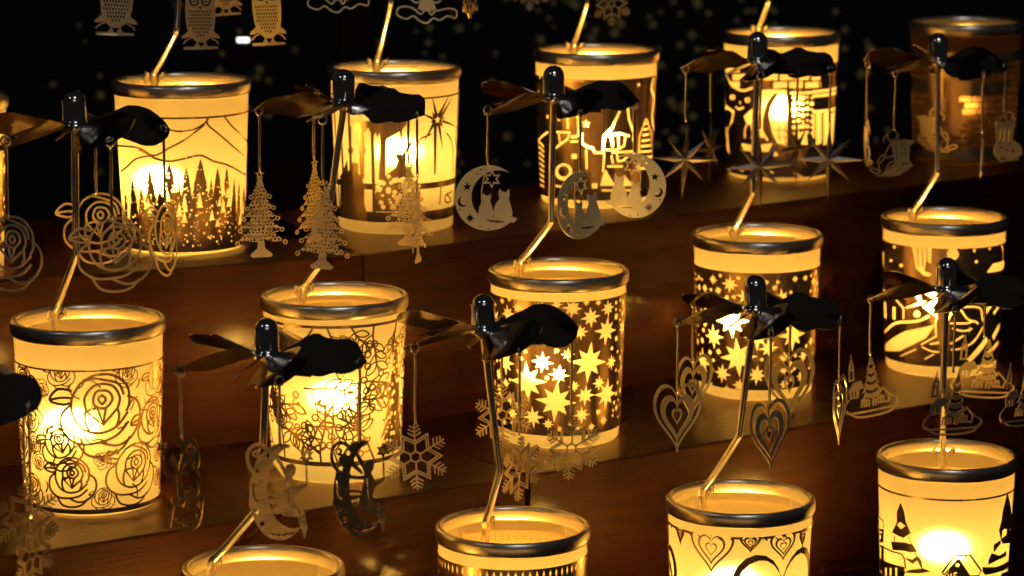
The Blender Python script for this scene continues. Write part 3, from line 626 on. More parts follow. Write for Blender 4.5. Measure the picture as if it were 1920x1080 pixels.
def d_N(c):
    g = lambda x, y: (1340 + x / 4.319, 120 + y / 4.319)
    f = lambda L: [g(x, y) for x, y in L]
    o = full(-0.02, 0.925)
    def H(L): o.append((-1, c.TP(f(L))))
    def h(L, w=4.0, cv=True): o.extend(c.st(f(L), w, False, -1, 4, cv))
    for row in range(3):                         # wall: courses of bricks
        y0 = 22 + row * 62; x = 100 + (row % 2) * 50
        while x < 860:
            x1 = min(x + 118, 860)
            if x1 < 330 or x > 380: H([(x, y0), (x1 - 10, y0 - 4), (x1 - 10, y0 + 44), (x, y0 + 48)])
            x += 126
    H([(385, 210), (500, 205), (580, 210), (590, 670), (500, 640), (370, 590), (350, 300)])
    for k in range(8): o.extend(c.st(f([(440, 240 + k * 58), (590, 246 + k * 58)]), 1.5)); 
    for k in range(3): o.extend(c.st(f([(470 + k * 48, 220), (476 + k * 48, 660)]), 1.5))
    o.append((1, c.TP(f(crv([(490, 240), (515, 235), (520, 260), (470, 340), (450, 430), (470, 560), (500, 620), (520, 740), (470, 740), (400, 600), (395, 420), (430, 300)], True, 4)))))
    h([(500, 215), (430, 270), (375, 400), (380, 520), (430, 620)], 4); h([(530, 240), (470, 350), (455, 430), (480, 560), (520, 640)], 4)
    o.append((1, c.TP(f([(585, 200), (620, 200), (620, 720), (585, 720)]))))
    o.append((1, c.TP(f(crv([(95, 60), (105, 120), (160, 200), (250, 230), (320, 200), (350, 340), (340, 560), (210, 700), (190, 400), (120, 320), (60, 160)], True, 4)))))
    h([(95, 40), (110, 110), (170, 190), (240, 215), (310, 190)], 4)
    for x, y in ((150, 268), (270, 292)): H(circle(x, y, 22, 10)); o.append((1, c.TP(f([(x - 3, y - 18), (x + 5, y - 18), (x + 5, y + 18), (x - 3, y + 18)]))))
    h([(175, 340), (200, 365), (240, 350)], 3); h([(212, 300), (210, 325)], 3)
    H([(70, 255), (100, 330), (165, 380), (150, 470), (110, 540), (130, 730), (105, 690), (90, 770), (75, 560), (20, 370)])
    o.append((1, c.TP(f(crv([(90, 370), (145, 390), (140, 460), (110, 520), (85, 470)], True, 3))))); H([(30, 360), (55, 350), (60, 380), (40, 395)])
    H([(240, 420), (310, 360), (315, 480), (260, 480)]); H([(220, 640), (330, 660), (470, 640), (440, 710), (240, 700)])
    h([(250, 600), (250, 520), (290, 480), (310, 560), (300, 600)], 3)
    for r_ in range(8):
        y = 225 + r_ * 48
        H([(610, y), (790, y - 6), (790, y + 14), (610, y + 20)]) if r_ == 0 else [H(circle(640 + q * 36, y - 8 * (q % 2), 11 if (q + r_) % 3 else 17, 7)) for q in range(5)]
    for y in (190, 225, 355): H([(790, y + 20), (1000, y - 10), (1000, y + 12), (790, y + 44)])
    for x in (815, 875, 935): H([(x, 400), (x + 46, 385), (x + 46, 640), (x, 660)])
    H([(670, 560), (740, 540), (750, 660), (680, 680)]); H([(660, 500), (730, 480), (730, 510), (660, 530)]); H([(480, 690), (520, 740), (480, 750)]); H([(790, 410), (805, 410), (805, 600), (790, 600)])
    h([(90, 870), (170, 840), (240, 870)], 3.5); h([(420, 870), (480, 880)], 4); h([(640, 880), (710, 920)], 4)
    for k in range(9): H([(1005, 60 + k * 62), (1028, 45 + k * 62), (1028, 70 + k * 62), (1005, 90 + k * 62)])
    for row in range(7):
        s = 0.80
        while s < 2.1:
            q = s if s < 1.42 else s - 2.9
            if q < -0.80 or q > 0.79: o.append((-1, [(q, .2 + row * .1), (q + .13, .2 + row * .1), (q + .13, .265 + row * .1), (q, .265 + row * .1)]))
            s += 0.17
    return o, -0.02, 0.925
def d_E(c):
    g = lambda x, y: (1640 + x / 3.723, 430 + y / 3.723)
    f = lambda L: [g(x, y) for x, y in L]
    o = full(0.035, 0.98)
    def H(L): o.append((-1, c.TP(f(L))))
    def h(L, w=4.0, cv=True): o.extend(c.st(f(L), w, False, -1, 4, cv))
    for x, y, r in ((142, 122, 12), (120, 218, 10), (190, 252, 13), (215, 463, 20), (296, 592, 24), (546, 172, 42), (693, 147, 11), (707, 225, 11), (798, 135, 9), (72, 430, 12)): H(circle(x, y, r, 12))
    H([(52, 150), (72, 160), (72, 262), (52, 255)]); H([(130, 540), (150, 545), (150, 632), (130, 625)]); H([(60, 480), (85, 520), (88, 625), (68, 600)])
    h([(110, 425), (205, 550), (205, 625)], 4, False); H([(130, 445), (160, 415), (230, 400), (240, 420), (160, 440)]); H([(240, 400), (330, 395), (430, 420), (440, 640), (420, 600), (400, 590), (330, 520), (300, 490)])
    o.append((1, c.TP(f([(325, 440), (400, 470), (395, 500), (330, 505)])))); H([(215, 545), (320, 505), (310, 530), (225, 552)]); H([(335, 510), (430, 590), (420, 600), (325, 530)])
    h([(70, 725), (150, 655), (300, 640), (380, 605)], 5); H([(80, 810), (220, 710), (420, 665), (360, 760), (180, 850), (80, 848)])
    h([(185, 885), (295, 835)], 2.5, False); h([(350, 905), (415, 870)], 2.5, False); h([(325, 805), (430, 745), (425, 630)], 3, False)
    H([(265, 100), (400, 100), (395, 240), (360, 220), (350, 290), (400, 310), (380, 330), (340, 320), (290, 270)])
    for x in (300, 330, 362): o.extend(c.st(f([(x, 95), (x + 8, 260)]), 2))
    H([(780, 295), (820, 240), (895, 215), (900, 260), (860, 292), (785, 302)]); H([(918, 150), (930, 160), (925, 300), (908, 300)]); h([(880, 110), (890, 160), (885, 220)], 3)
    for L in ([(530, 430), (580, 470), (640, 480)], [(520, 540), (600, 520), (760, 460)], [(560, 420), (640, 460), (655, 420)], [(640, 500), (740, 460), (760, 500)], [(560, 545), (700, 540), (740, 560)], [(525, 655), (640, 655), (690, 640), (720, 660)], [(600, 560), (640, 620), (680, 640)], [(740, 560), (750, 640)], [(770, 650), (690, 780), (600, 830), (530, 840)], [(525, 800), (620, 740)], [(540, 690), (620, 710), (680, 690)], [(500, 530), (540, 560), (510, 640)], [(330, 820), (400, 850), (450, 855)], [(385, 800), (450, 790)]): h(L, 3)
    for a, b, w_ in (((840, 470), (760, 590), 9), ((890, 470), (825, 590), 7), ((905, 560), (820, 760), 12), ((780, 760), (650, 920), 11), ((870, 770), (770, 880), 9), ((890, 700), (850, 880), 5)): h([a, ((a[0] + b[0]) / 2 + 6, (a[1] + b[1]) / 2), b], w_)
    r = random.Random(13)
    for k in range(45):
        s = r.uniform(0.72, 2.15); s = s if s < 1.44 else s - 2.9
        if abs(s) < 0.7: continue
        o.append((-1, star(s, r.uniform(.2, .88), r.uniform(.02, .06), 6, .45)))
    return o, 0.035, 0.98
def d_G(c):
    o = full(-0.02, 0.997); r = random.Random(21); T = []
    for i in range(66):
        s = -1.42 + i * 0.0436
        o.append((-1, [(s - .009, 0.955), (s, 0.985), (s + .009, 0.955), (s, 0.925)]))
    add, T = back_fill(None, .1, .93, 22, .02, .10, 150)
    for i, (s, z, rr) in enumerate(add): o.append((-1, star(s, z, rr, 8, .45, .7, i)))
    return o, -0.02, 0.997
def d_H(c):
    o = band(1.005, 0.016) + band(-0.01, 0.03)
    def nh(s, z, w, h, k=0.018): return [(1, heart(s, z, w, h)), (-1, heart(s, z + .004, w - 2 * k, h - 2.2 * k)), (1, heart(s, z - .01 * h, w * .62, h * .62)), (-1, heart(s, z, w * .62 - 1.6 * k, h * .62 - 1.8 * k)), (1, heart(s, z, w * .26, h * .28)), (-1, heart(s, z, w * .26 - .9 * k, h * .28 - k))]
    L = [(1277, 1003, 24, 40), (1334, 1030, 84, 92), (1407, 1018, 38, 38), (1468, 1024, 56, 56), (1503, 1010, 22, 36), (1252, 1000, 16, 30)]
    big = [(1240, 1090, 120, 160), (1462, 1160, 200, 260)]
    for x, y, w, h in big + L: s, z = c.T(x, min(y, 1200)); o += nh(s, z, w / c.w, h / c.w, .016 if w < 100 else .04)
    r = random.Random(4)
    for k in range(26): s = r.uniform(.75, 2.15); s = s if s < 1.4 else s - 2.9; w = r.uniform(.1, .3); o += nh(s, r.uniform(.2, .8), w, w * 1.1, .014)
    for k in range(40): s = -1.4 + k * .0725; o += stroke([(s, 1.0), (s + .02, .985)], .008)
    return o, -0.03, 1.014
def d_I(c):
    g = lambda x, y: (1630 + x / 6.62, 960 + y / 6.62); f = lambda L: [g(x, y) for x, y in L]
    g2 = lambda x, y: (1580 + x / 3.6, 780 + y / 3.6)
    o = band(0.948, 0.013)
    def P_(L): o.append((1, c.TP(f(L))))
    def Hh(L): o.append((-1, c.TP(f(L))))
    s0, z0 = c.T(*g2(398, 585)); 
    P_([(395, -120), (440, 0), (460, 120), (520, 260), (430, 320), (340, 280), (290, 250), (350, 130), (350, 0)]); Hh([(350, 160), (390, 120), (455, 170), (400, 215)])
    P_([(280, 365), (440, 375), (540, 400), (600, 490), (520, 500), (440, 480), (300, 470)]); o.extend(c.st(f([(320, 290), (320, 370)]), 2, curve=False)); o.extend(c.st(f([(490, 300), (530, 400)]), 1.5, curve=False))
    P_([(440, 560), (540, 590), (600, 540), (650, 600), (660, 690), (770, 735), (620, 760), (440, 750), (500, 715), (650, 700), (600, 600), (540, 640)])
    o.extend(c.st(f([(570, 490), (600, 560)]), 2, curve=False))
    P_([(1650, -10), (1735, 0), (1725, 200), (1760, 300), (1740, 380), (1640, 390), (1620, 330), (1600, 230), (1640, 60)]); Hh([(1660, 40), (1700, 0), (1700, 90), (1660, 110)]); Hh([(1640, 230), (1700, 170), (1690, 280), (1630, 330)])
    o.append((1, c.TP([g2(*p) for p in [(1110, 470), (1075, 640), (1060, 760), (1135, 760), (1125, 600)]])))
    P_([(1540, 400), (1620, 345), (1620, 390), (1570, 450), (1540, 500), (1535, 430)]); P_([(1470, 600), (1510, 510), (1600, 540), (1690, 480), (1690, 540), (1590, 590), (1470, 650)])
    P_([(1395, 680), (1560, 680), (1720, 590), (1700, 700), (1600, 740), (1430, 780), (1400, 740)]); P_([(1630, 760), (1700, 730), (1720, 900), (1600, 900)])
    # church on the left
    o.extend(c.st(f([(130, -60), (130, 40)]), 2, curve=False)); o.extend(c.st(f([(95, 200), (95, 110), (130, 50), (180, 110), (190, 200)]), 3, curve=False))
    P_([(90, 200), (190, 215), (185, 380), (85, 370)]); Hh([(125, 285), (160, 290), (155, 330), (120, 325)]); Hh([(115, 230), (170, 245), (165, 265), (112, 250)])
    P_([(85, 395), (190, 420), (190, 600), (440, 680), (450, 760), (400, 900), (80, 900)]); Hh([(125, 430), (160, 435), (160, 580), (125, 570)]); Hh([(100, 640), (130, 650), (180, 760), (120, 720)])
    for x in (205, 262, 330): Hh([(x, 690), (x + 24, 695), (x + 24, 860), (x, 860)])
    o.extend(c.st(f([(190, 440), (300, 490), (400, 520), (440, 580), (455, 700)]), 3))
    # house with letters over the door
    o.extend(c.st(f([(905, 750), (1060, 535), (1245, 530), (1385, 730)]), 3.4, curve=False)); o.extend(c.st(f([(905, 750), (930, 775), (1100, 585)]), 2.5, curve=False)); o.extend(c.st(f([(1385, 730), (1350, 790), (1240, 790), (1110, 590)]), 2.5, curve=False))
    P_([(940, 790), (1090, 590), (1130, 610), (1235, 800), (1235, 1000), (940, 1000)]); Hh(circle(1092, 658, 24, 10)); P_([(1180, 540), (1205, 540), (1190, 575)])
    for L in ([(980, 765), (980, 830)], [(1015, 760), (1015, 830)], [(980, 798), (1015, 796)], [(1050, 755), (1050, 830)], [(1050, 755), (1085, 752)], [(1050, 795), (1080, 793)], [(1050, 830), (1085, 828)]): o.extend(c.st(f(L), 1.8, False, -1, curve=False))
    o += full(-.03, .27)
    r = random.Random(5)
    for k in range(50): s = r.uniform(-1.4, 1.4); o.append((-1, fir(s, r.uniform(.08, .2), .1, .06, 4, .4, k)))
    for k in range(10): s = r.uniform(.75, 2.15); s = s if s < 1.4 else s - 2.9; o.append((1, fir(s, .1, r.uniform(.4, .7), .25, 6, .4, k)))
    return o, -0.03, 0.955
def d_O(c):
    o = full(-0.02, 0.93); r = random.Random(31)
    for row in range(13):
        s = -1.42 + (row % 2) * .06; z = .10 + row * .058
        while s < 1.38:
            l = r.uniform(.09, .14)
            if not (-0.42 < s < -0.14 and z > .2) and not (row in (8, 9) and s < .3): o.append((-1, [(s, z), (min(s + l, 1.4), z), (min(s + l, 1.4), z + .047), (s, z + .047)]))
            s += l + .010
    for s in (-.40, -.33, -.25): o.append((-1, [(s, .15), (s + .02, .15), (s + .02, .7), (s, .7)]))
    return o, -0.02, 0.93
def d_J(c): return starfield(c, [], 0.1, 0.88, 44)
def d_F(c):
    o = band(.93, .014); r = random.Random(77)
    for i in range(14): branch(o, -1.4 + i * .205, .1, PI / 2 + r.uniform(-.4, .4), .75, r)
    return o + band(.1, .03), 0.08, .94
DES = dict(A=d_A, B=d_B, C=d_C, D=d_D, E=d_E, F=d_F, G=d_G, H=d_H, I=d_I, J=d_J, K=d_K, L=d_L, M=d_M, N=d_N, O=d_O, P=d_J)
# pattern, look of the lantern
LOOK = dict(A=("cut rose pattern sleeve", "frosted candle lantern wrapped in large cut out roses, leftmost on the middle shelf"),
 B=("leaf and berry sleeve", "candle lantern with leafy berry branch sleeve, standing right of the rose lantern"),
 C=("punched star sleeve", "star punched candle lantern standing in the middle, directly above the slit between the lower boxes"),
 D=("punched star sleeve", "star punched candle lantern with wide plain glass band, behind the heart carousel"),
 E=("winter scene sleeve", "dark sleeved candle lantern with slanting strips and dots of light, rightmost on the middle shelf"),
 F=("leaf sleeve", "lantern showing only steel rim and amber mouth at the bottom edge, left of centre"),
 G=("finely punched sleeve", "front candle lantern with a finely dotted sleeve edge, under the snowflake carousel"),
 H=("nested heart sleeve", "front candle lantern with a sleeve of nested curly hearts"),
 I=("church and cottage sleeve", "front pale amber candle lantern showing a cottage, church and fir trees"),
 J=("star sleeve", "candle lantern cut off by the left edge of the photo, on the back shelf"),
 K=("mountain and forest sleeve", "candle lantern with mountain lines over a fir forest, below the hanging owls"),
 L=("nativity stable sleeve", "candle lantern with a stable and a long tailed star cut in its sleeve"),
 M=("village outline sleeve", "candle lantern with bright outlined village houses, behind the moon and cat charms"),
 N=("cat and brick wall sleeve", "candle lantern with a smiling cat before a brick wall"),
 O=("brick sleeve", "dim orange candle lantern with brick rows, in the dark upper right corner"),
 P=("star sleeve", "candle lantern mostly beyond the lower left corner, under the black rotor blade"))
NICK = dict(A="rose lantern", B="leaf and berry lantern", C="middle star lantern", D="star lantern under the eight pointed stars", E="winter scene lantern", F="lantern at the bottom edge", G="front lantern under the snowflakes", H="nested heart lantern", I="cottage and church lantern", J="lantern cut by the left edge", K="mountain and forest lantern", L="nativity lantern", M="village outline lantern", N="cat and brick wall lantern", O="dim brick lantern in the corner", P="lantern beyond the lower left corner")
DIM = dict(O=0.3, J=0.6, I=0.9)
FH = dict(A=(-.09, .50), B=(0, .50), C=(-.06, .50), D=(-.10, .50), E=(-.04, .50), F=(0, .5), G=(0, .55), H=(-.02, .62), I=(.0, .54), J=(0, .5), K=(-.12, .46), L=(.02, .55), M=(.03, .5), N=(.03, .55), O=(0, .45), P=(0, .5))
#  rotor hub pixel, bend pixel, clip azimuth (deg), charms
ROT = dict(A=(140, 238, 143, 478, 122), B=(645, 196, 604, 490, 112), C=(1038, 186, 1033, 418, 122), D=(1420, 118, 1411, 362, 112), E=(1758, 118, 1757, 325, 118),
 F=(500, 668, 489, 948, 130), G=(906, 620, 937, 885, 118), H=(1415, 582, 1386, 818, 124), I=(1774, 545, 1768, 740, 92), K=(350, -232, 330, 60, 122), L=(737, -215, 732, 8, 118), M=(1106, -240, 1100, 8, 122), N=(1450, -262, 1440, 4, 124), O=(1812, -230, 1808, -30, 100), P=(-105, 735, -100, 1010, 120))
CLIP = dict(A=(102, 596), B=(566, 548), C=(974, 500), D=(1377, 436), E=(1712, 402), F=(396, 1064), G=(910, 990), H=(1318, 928), I=(1768, 850), K=(270, 144), L=(688, 116), M=(1053, 86), N=(1388, 52))

# lathe meshes shared by all lanterns
gp = [(0.0, -.06), (0.36, -.06), (0.40, -.056)] + [(RZ(z) - (0.02 * (-.03 - z) / .03 if z < -.03 else 0), z) for z in (-.048, -0.03, 0.06, 0.2, 0.4, 0.6, 0.8, 1.0, 1.12)]
gv, gf = lathe([(r * W, z * W) for r, z in gp], 96)
rp = []
for i in range(20):
    a = 2 * PI * i / 20; ca, sa = math.cos(a), math.sin(a)
    rp.append((0.477 + 0.026 * math.copysign(abs(ca) ** .75, ca), 1.118 + 0.050 * math.copysign(abs(sa) ** .8, sa)))
rv, rf_ = lathe([(r * W, z * W) for r, z in rp], 96, True)
cv, cf = lathe([(r * W, z * W) for r, z in [(0, -.07), (.11, -.07), (.115, -.06), (.115, .27), (.108, .282), (.09, .278), (.05, .265), (0, .262)]], 32)
fl = [(0.0, 0), (.018, .012), (.030, .04), (.032, .065), (.024, .10), (.012, .135), (0.0, .16)]
fv, ff = lathe([(r * W, z * W) for r, z in fl], 12)
hubp = [(0, .240), (.024, .237), (.050, .224), (.069, .198), (.077, .165), (.077, .05), (.080, .035), (.094, .026), (.096, .014), (.080, .006), (.078, -.012), (.05, -.02), (0, -.02)]
hv, hf = lathe([(r * W, z * W) for r, z in hubp], 32)
def copy_of(proto, name, parent, loc=(0, 0, 0)):
    o = bpy.data.objects.new(name, proto) ; COL.objects.link(o); o.parent = parent; o.location = loc; return o
def me_of(name, v, f, m, smooth=True, ang=None):
    me = bpy.data.meshes.new(name); me.from_pydata([tuple(q) for q in v], [], f); me.materials.append(m)
    me.polygons.foreach_set('use_smooth', [smooth] * len(me.polygons)); me.update()
    if ang: me.set_sharp_from_angle(angle=math.radians(ang))
    return me
ME = dict(dimmed=me_of('glass_cup', gv, gf, M['dimmed_glass'], True, 50), glass=me_of('glass_cup', gv, gf, M['glass'], True, 50), rim=me_of('rim_band', rv, rf_, M['rim']), wax=me_of('wax_body', cv, cf, M['wax'], True, 50), flame=me_of('flame', fv, ff, M['flame']), hub=me_of('hub_cap', hv, hf, M['chrome'], True, 60))
wkv, wkf = tube([(0, 0, .262 * W), (.002 * W, 0, .30 * W), (.006 * W, 0, .33 * W)], .006 * W, 6); ME['wick'] = me_of('wick', wkv, wkf, M['wick'])
# spring clip: two bent leaves of sheet hugging the inside of the rim
def clip_mesh():
    parts = []
    for sx in (-1, 1):
        p = crv([(sx * .02, -.01, -.16), (sx * .035, -.004, -.06), (sx * .07, -.012, -.02), (sx * .085, -.035, .0), (sx * .06, -.05, -.015)], False, 4)
        V = []; Fc = []
        for q in p:
            for dz in (-.028, .028):
                for dy in (0, .008): V.append(((q[0] + 0) * W, (q[1] + dy) * W, (q[2] + dz * .8) * W))
        for i in range(len(p) - 1):
            a, b = 4 * i, 4 * i + 4
            Fc += [(a, b, b + 2, a + 2), (a + 1, a + 3, b + 3, b + 1), (a, a + 1, b + 1, b), (a + 2, b + 2, b + 3, a + 3)]
        Fc += [(0, 2, 3, 1), (len(V) - 4, len(V) - 3, len(V) - 1, len(V) - 2)]
        parts.append((V, Fc))
    return merge(*parts)
clv, clf = clip_mesh(); ME['clip'] = me_of('stem_clip', clv, clf, M['chrome'], True, 40)

# rotor blades: outline half widths along the radius for three cuts of sheet
BL = {'leaf': ([.05, .12, .22, .32, .38, .44, .50, .545, .575, .61], [.012, .05, .10, .145, .15, .165, .15, .10, .05, .003], [.012, .04, .08, .11, .10, .12, .115, .085, .045, .003]),
      'heart': ([.05, .12, .2, .28, .36, .43, .50, .56, .60, .62], [.012, .05, .09, .12, .16, .175, .165, .12, .07, .004], [.012, .04, .07, .09, .13, .165, .165, .13, .07, .004]),
      'vane': ([.05, .12, .20, .28, .36, .42], [.012, .04, .062, .055, .03, .002], [.012, .03, .045, .045, .02, .002]),
      'point': ([.05, .16, .26, .30, .36, .44, .48, .54, .59, .62], [.010, .08, .15, .15, .12, .13, .15, .13, .05, .003], [.010, .05, .10, .13, .14, .11, .12, .11, .05, .003])}
def blade(kind, pitch):
    T, A_, B_ = BL[kind]; n = 6; ts = np.linspace(T[0], T[-1], 26); V = []; Fc = []
    for sgn in (0, 1):
        for t in ts:
            a = 1.32 * np.interp(t, T, A_); b = 1.32 * np.interp(t, T, B_)
            for j in range(n + 1):
                u = -b + (a + b) * j / n; z = 0.14 * max(0.0, u - 0.25 * (t - .3)) - 0.10 * max(0.0, -u - .05) - 0.22 * max(0.0, t - .46 + .5 * u)
                pt = pitch * min(1, 0.7 + (t - .05) * 2.0)
                V.append((t * W, (u * math.cos(pt) - z * math.sin(pt)) * W, (u * math.sin(pt) + z * math.cos(pt)) * W + (0.0002 if sgn else -0.0002)))
    m = n + 1; K = len(ts) * m
    for i in range(len(ts) - 1):
        for j in range(n):
            a = i * m + j; Fc.append((a, a + 1, a + m + 1, a + m)); Fc.append((K + a, K + a + m, K + a + m + 1, K + a + 1))
        a = i * m; Fc.append((a, a + m, K + a + m, K + a)); a = i * m + n; Fc.append((a, K + a, K + a + m, a + m))
    for i0 in (0, (len(ts) - 1) * m):
        for j in range(n):
            a = i0 + j; Fc.append((a, K + a, K + a + 1, a + 1) if i0 == 0 else (a, a + 1, K + a + 1, K + a))
    return V, Fc
PITCH = math.radians(25)
for k in BL: v, f = blade(k, PITCH); ME['blade_' + k] = me_of('blade', v, f, M['blade'], True, 9)

# ------------------------------------------------------------------ the display steps and the dark room behind
def stair(name, pa, pb, row, depth, hgt, extend0=0, extend1=0, gap=0):
    a = on_plane(*pa, ZS[row]); b = on_plane(*pb, ZS[row]); d = (b - a); L = d.length; u = d / L; ang = math.atan2(u.y, u.x)
    x0, x1 = -extend0, L + extend1 - gap; bev = 0.0012; z = hgt
    prof = [(0, -z), (0, -bev), (bev * .3, -bev * .3), (bev, 0), (depth, 0), (depth, -z)]
    V = [(x, p[0], p[1]) for x in (x0, x1) for p in prof]; n = len(prof)
    Fc = [(i, (i + 1) % n, n + (i + 1) % n, n + i) for i in range(n)] + [tuple(range(n - 1, -1, -1)), tuple(range(n, 2 * n))]
    Fc = [tuple(reversed(q)) for q in Fc]
    o = link(name, V, Fc, M['wood'], None, (a.x, a.y, ZS[row])); o.rotation_euler = (0, 0, ang)
    return o
def box_tag(o, l): tag(o, l, 'display step', 'stepped wooden display boxes')
box_tag(stair('display_box', (0, 1045), (985, 893), 2, 0.175, ZS[2] - ZS[3] - .001, 0.25, 0, .0004), 'long reddish brown wooden step carrying the rose and the leafy lanterns')
box_tag(stair('display_box', (995, 890), (1591, 784), 2, 0.20, ZS[2] - ZS[3] - .001, 0, 0.5), 'reddish brown wooden step carrying the two star punched lanterns, right of the dark slit')
box_tag(stair('display_box', (280, 506), (681, 478), 1, 0.20, ZS[1] - ZS[3] - .002, 0.35, 0, .0008), 'back wooden step under the mountain and forest lantern')
box_tag(stair('display_box', (684, 477), (1563, 366), 1, 0.165, ZS[1] - ZS[3] - .002, 0, 0.6), 'back wooden step under the nativity, village and cat lanterns')
o = stair('table_top', (0, 1045), (985, 893), 2, 1.4, 0.04, 0.8, 1.2); o.location.z = ZS[3]; o.location.y -= .22; o['kind'] = 'structure'
link('floor', [(-6, -3, -.7), (6, -3, -.7), (6, 6, -.7), (-6, 6, -.7)], [(0, 1, 2, 3)], M['floor'])['kind'] = 'structure'
# black cloth printed with gold stars, hung behind
r = random.Random(17); YB = 2.75
nx, nz = 90, 24; V = []; Fc = []
def fold(x, z): return YB + 0.035 * math.sin(x * 9 + .6 * math.sin(z * 3)) + .015 * math.sin(x * 23 + 1)
for j in range(nz + 1):
    for i in range(nx + 1): x = -2 + 4 * i / nx; z = -.7 + 2.6 * j / nz; V.append((x, fold(x, z), z))
for j in range(nz):
    for i in range(nx): a = j * (nx + 1) + i; Fc.append((a, a + 1, a + nx + 2, a + nx + 1))
fm = [0] * len(Fc)
for k in range(230):
    px = r.gauss(1200, 210) if r.random() < .72 else r.uniform(60, 1720); py = r.uniform(-60, 330)
    q = at_depth(px, py, YB / (cP)); x, z = q.x, q.z; y = fold(x, z) - .004; rr = r.uniform(.0020, .0058); b = len(V); ro = r.random() * 6
    V.append((x, y, z)); P5 = star(x, z, rr, 5, .5, 1, ro); V += [(a, y, c_) for a, c_ in P5]; Fc += [(b, b + 1 + i, b + 1 + (i + 1) % 10) for i in range(10)]; fm += [1] * 10
bc = link('backdrop', V, Fc, None, None, mats=[M['cloth'], M['gold_print']], fm=fm, smooth=True); bc['kind'] = 'structure'
q = at_depth(456, 75, 2.3); v, f = tube([(-.0045, 0, 0), (.0045, 0, 0)], .0018, 12)
tag(link('light_bar', v, f, M['lit_tube'], None, q), 'tiny bright white lamp shining in the dark between the owls', 'lamp')
v, f = lathe([(0, 0), (.016, 0), (.016, 1.1), (0, 1.1)], 20)
tag(link('display_post', v, f, plain('grey_post', (.03, .033, .035), .5), None, at_depth(668, 100, 2.4) + Vector((0, 0, -.04)), True), 'blurred dark grey post standing behind the nativity lantern', 'post')

# ------------------------------------------------------------------ lanterns
def lantern(k):
    c = CUPS[k]; root = empty('candle_lantern', c.c); tag(root, LOOK[k][1], 'candle lantern', 'candle lanterns on the steps')
    copy_of(ME['dimmed' if k == 'O' else 'glass'], 'glass_cup', root); copy_of(ME['rim'], 'rim_band', root)
    ops, z0, z1 = DES[k](c)
    GI = 2 * PI * 0.46
    vl = [-GI / 2 + GI * i / 72 for i in range(73)]
    lim = GI / 2 - .001
    ops2 = [(g, [(max(-lim, min(lim, x)), max(z0, min(z1, y))) for x, y in p]) for g, p in ops]
    v, f = triangulate(ops2, vl[1:-1], (z0 - .01, z1 + .01))
    def mp(s, z, t): a = s / 0.46; rr = (RZ(z) + 0.006) * W + t; return (rr * math.sin(a), -rr * math.cos(a), z * W)
    V, Fc = sheet(v, f, mp, 0.00025)
    sl = link('sleeve', V, Fc, M['sleeve'], root); sl['label'] = LOOK[k][0]; sharp(sl, 40)
    # candle
    dx, fz = FH[k]; cd = empty('votive_candle', c.c + Vector((dx * W, 0, .018 * W))); tag(cd, 'lit votive candle glowing inside the ' + NICK[k], 'candle', 'candles inside the lanterns')
    w_ = copy_of(ME['wax'], 'wax_body', cd); copy_of(ME['wick'], 'wick', cd); fo = copy_of(ME['flame'], 'flame', cd, (0, 0, (fz - .11) * W))
    w_.scale = (1, 1, (fz - .18) / .29); cd.children[1].location.z = (fz - .50) * W
    li = bpy.data.lights.new('flame_light', 'POINT'); li.energy = FLAME_P * DIM.get(k, 1) ; li.color = LC; li.shadow_soft_size = 0.006
    lo = bpy.data.objects.new('flame_light', li); COL.objects.link(lo); lo.parent = fo; lo.location = (0, 0, .08 * W)
    return root
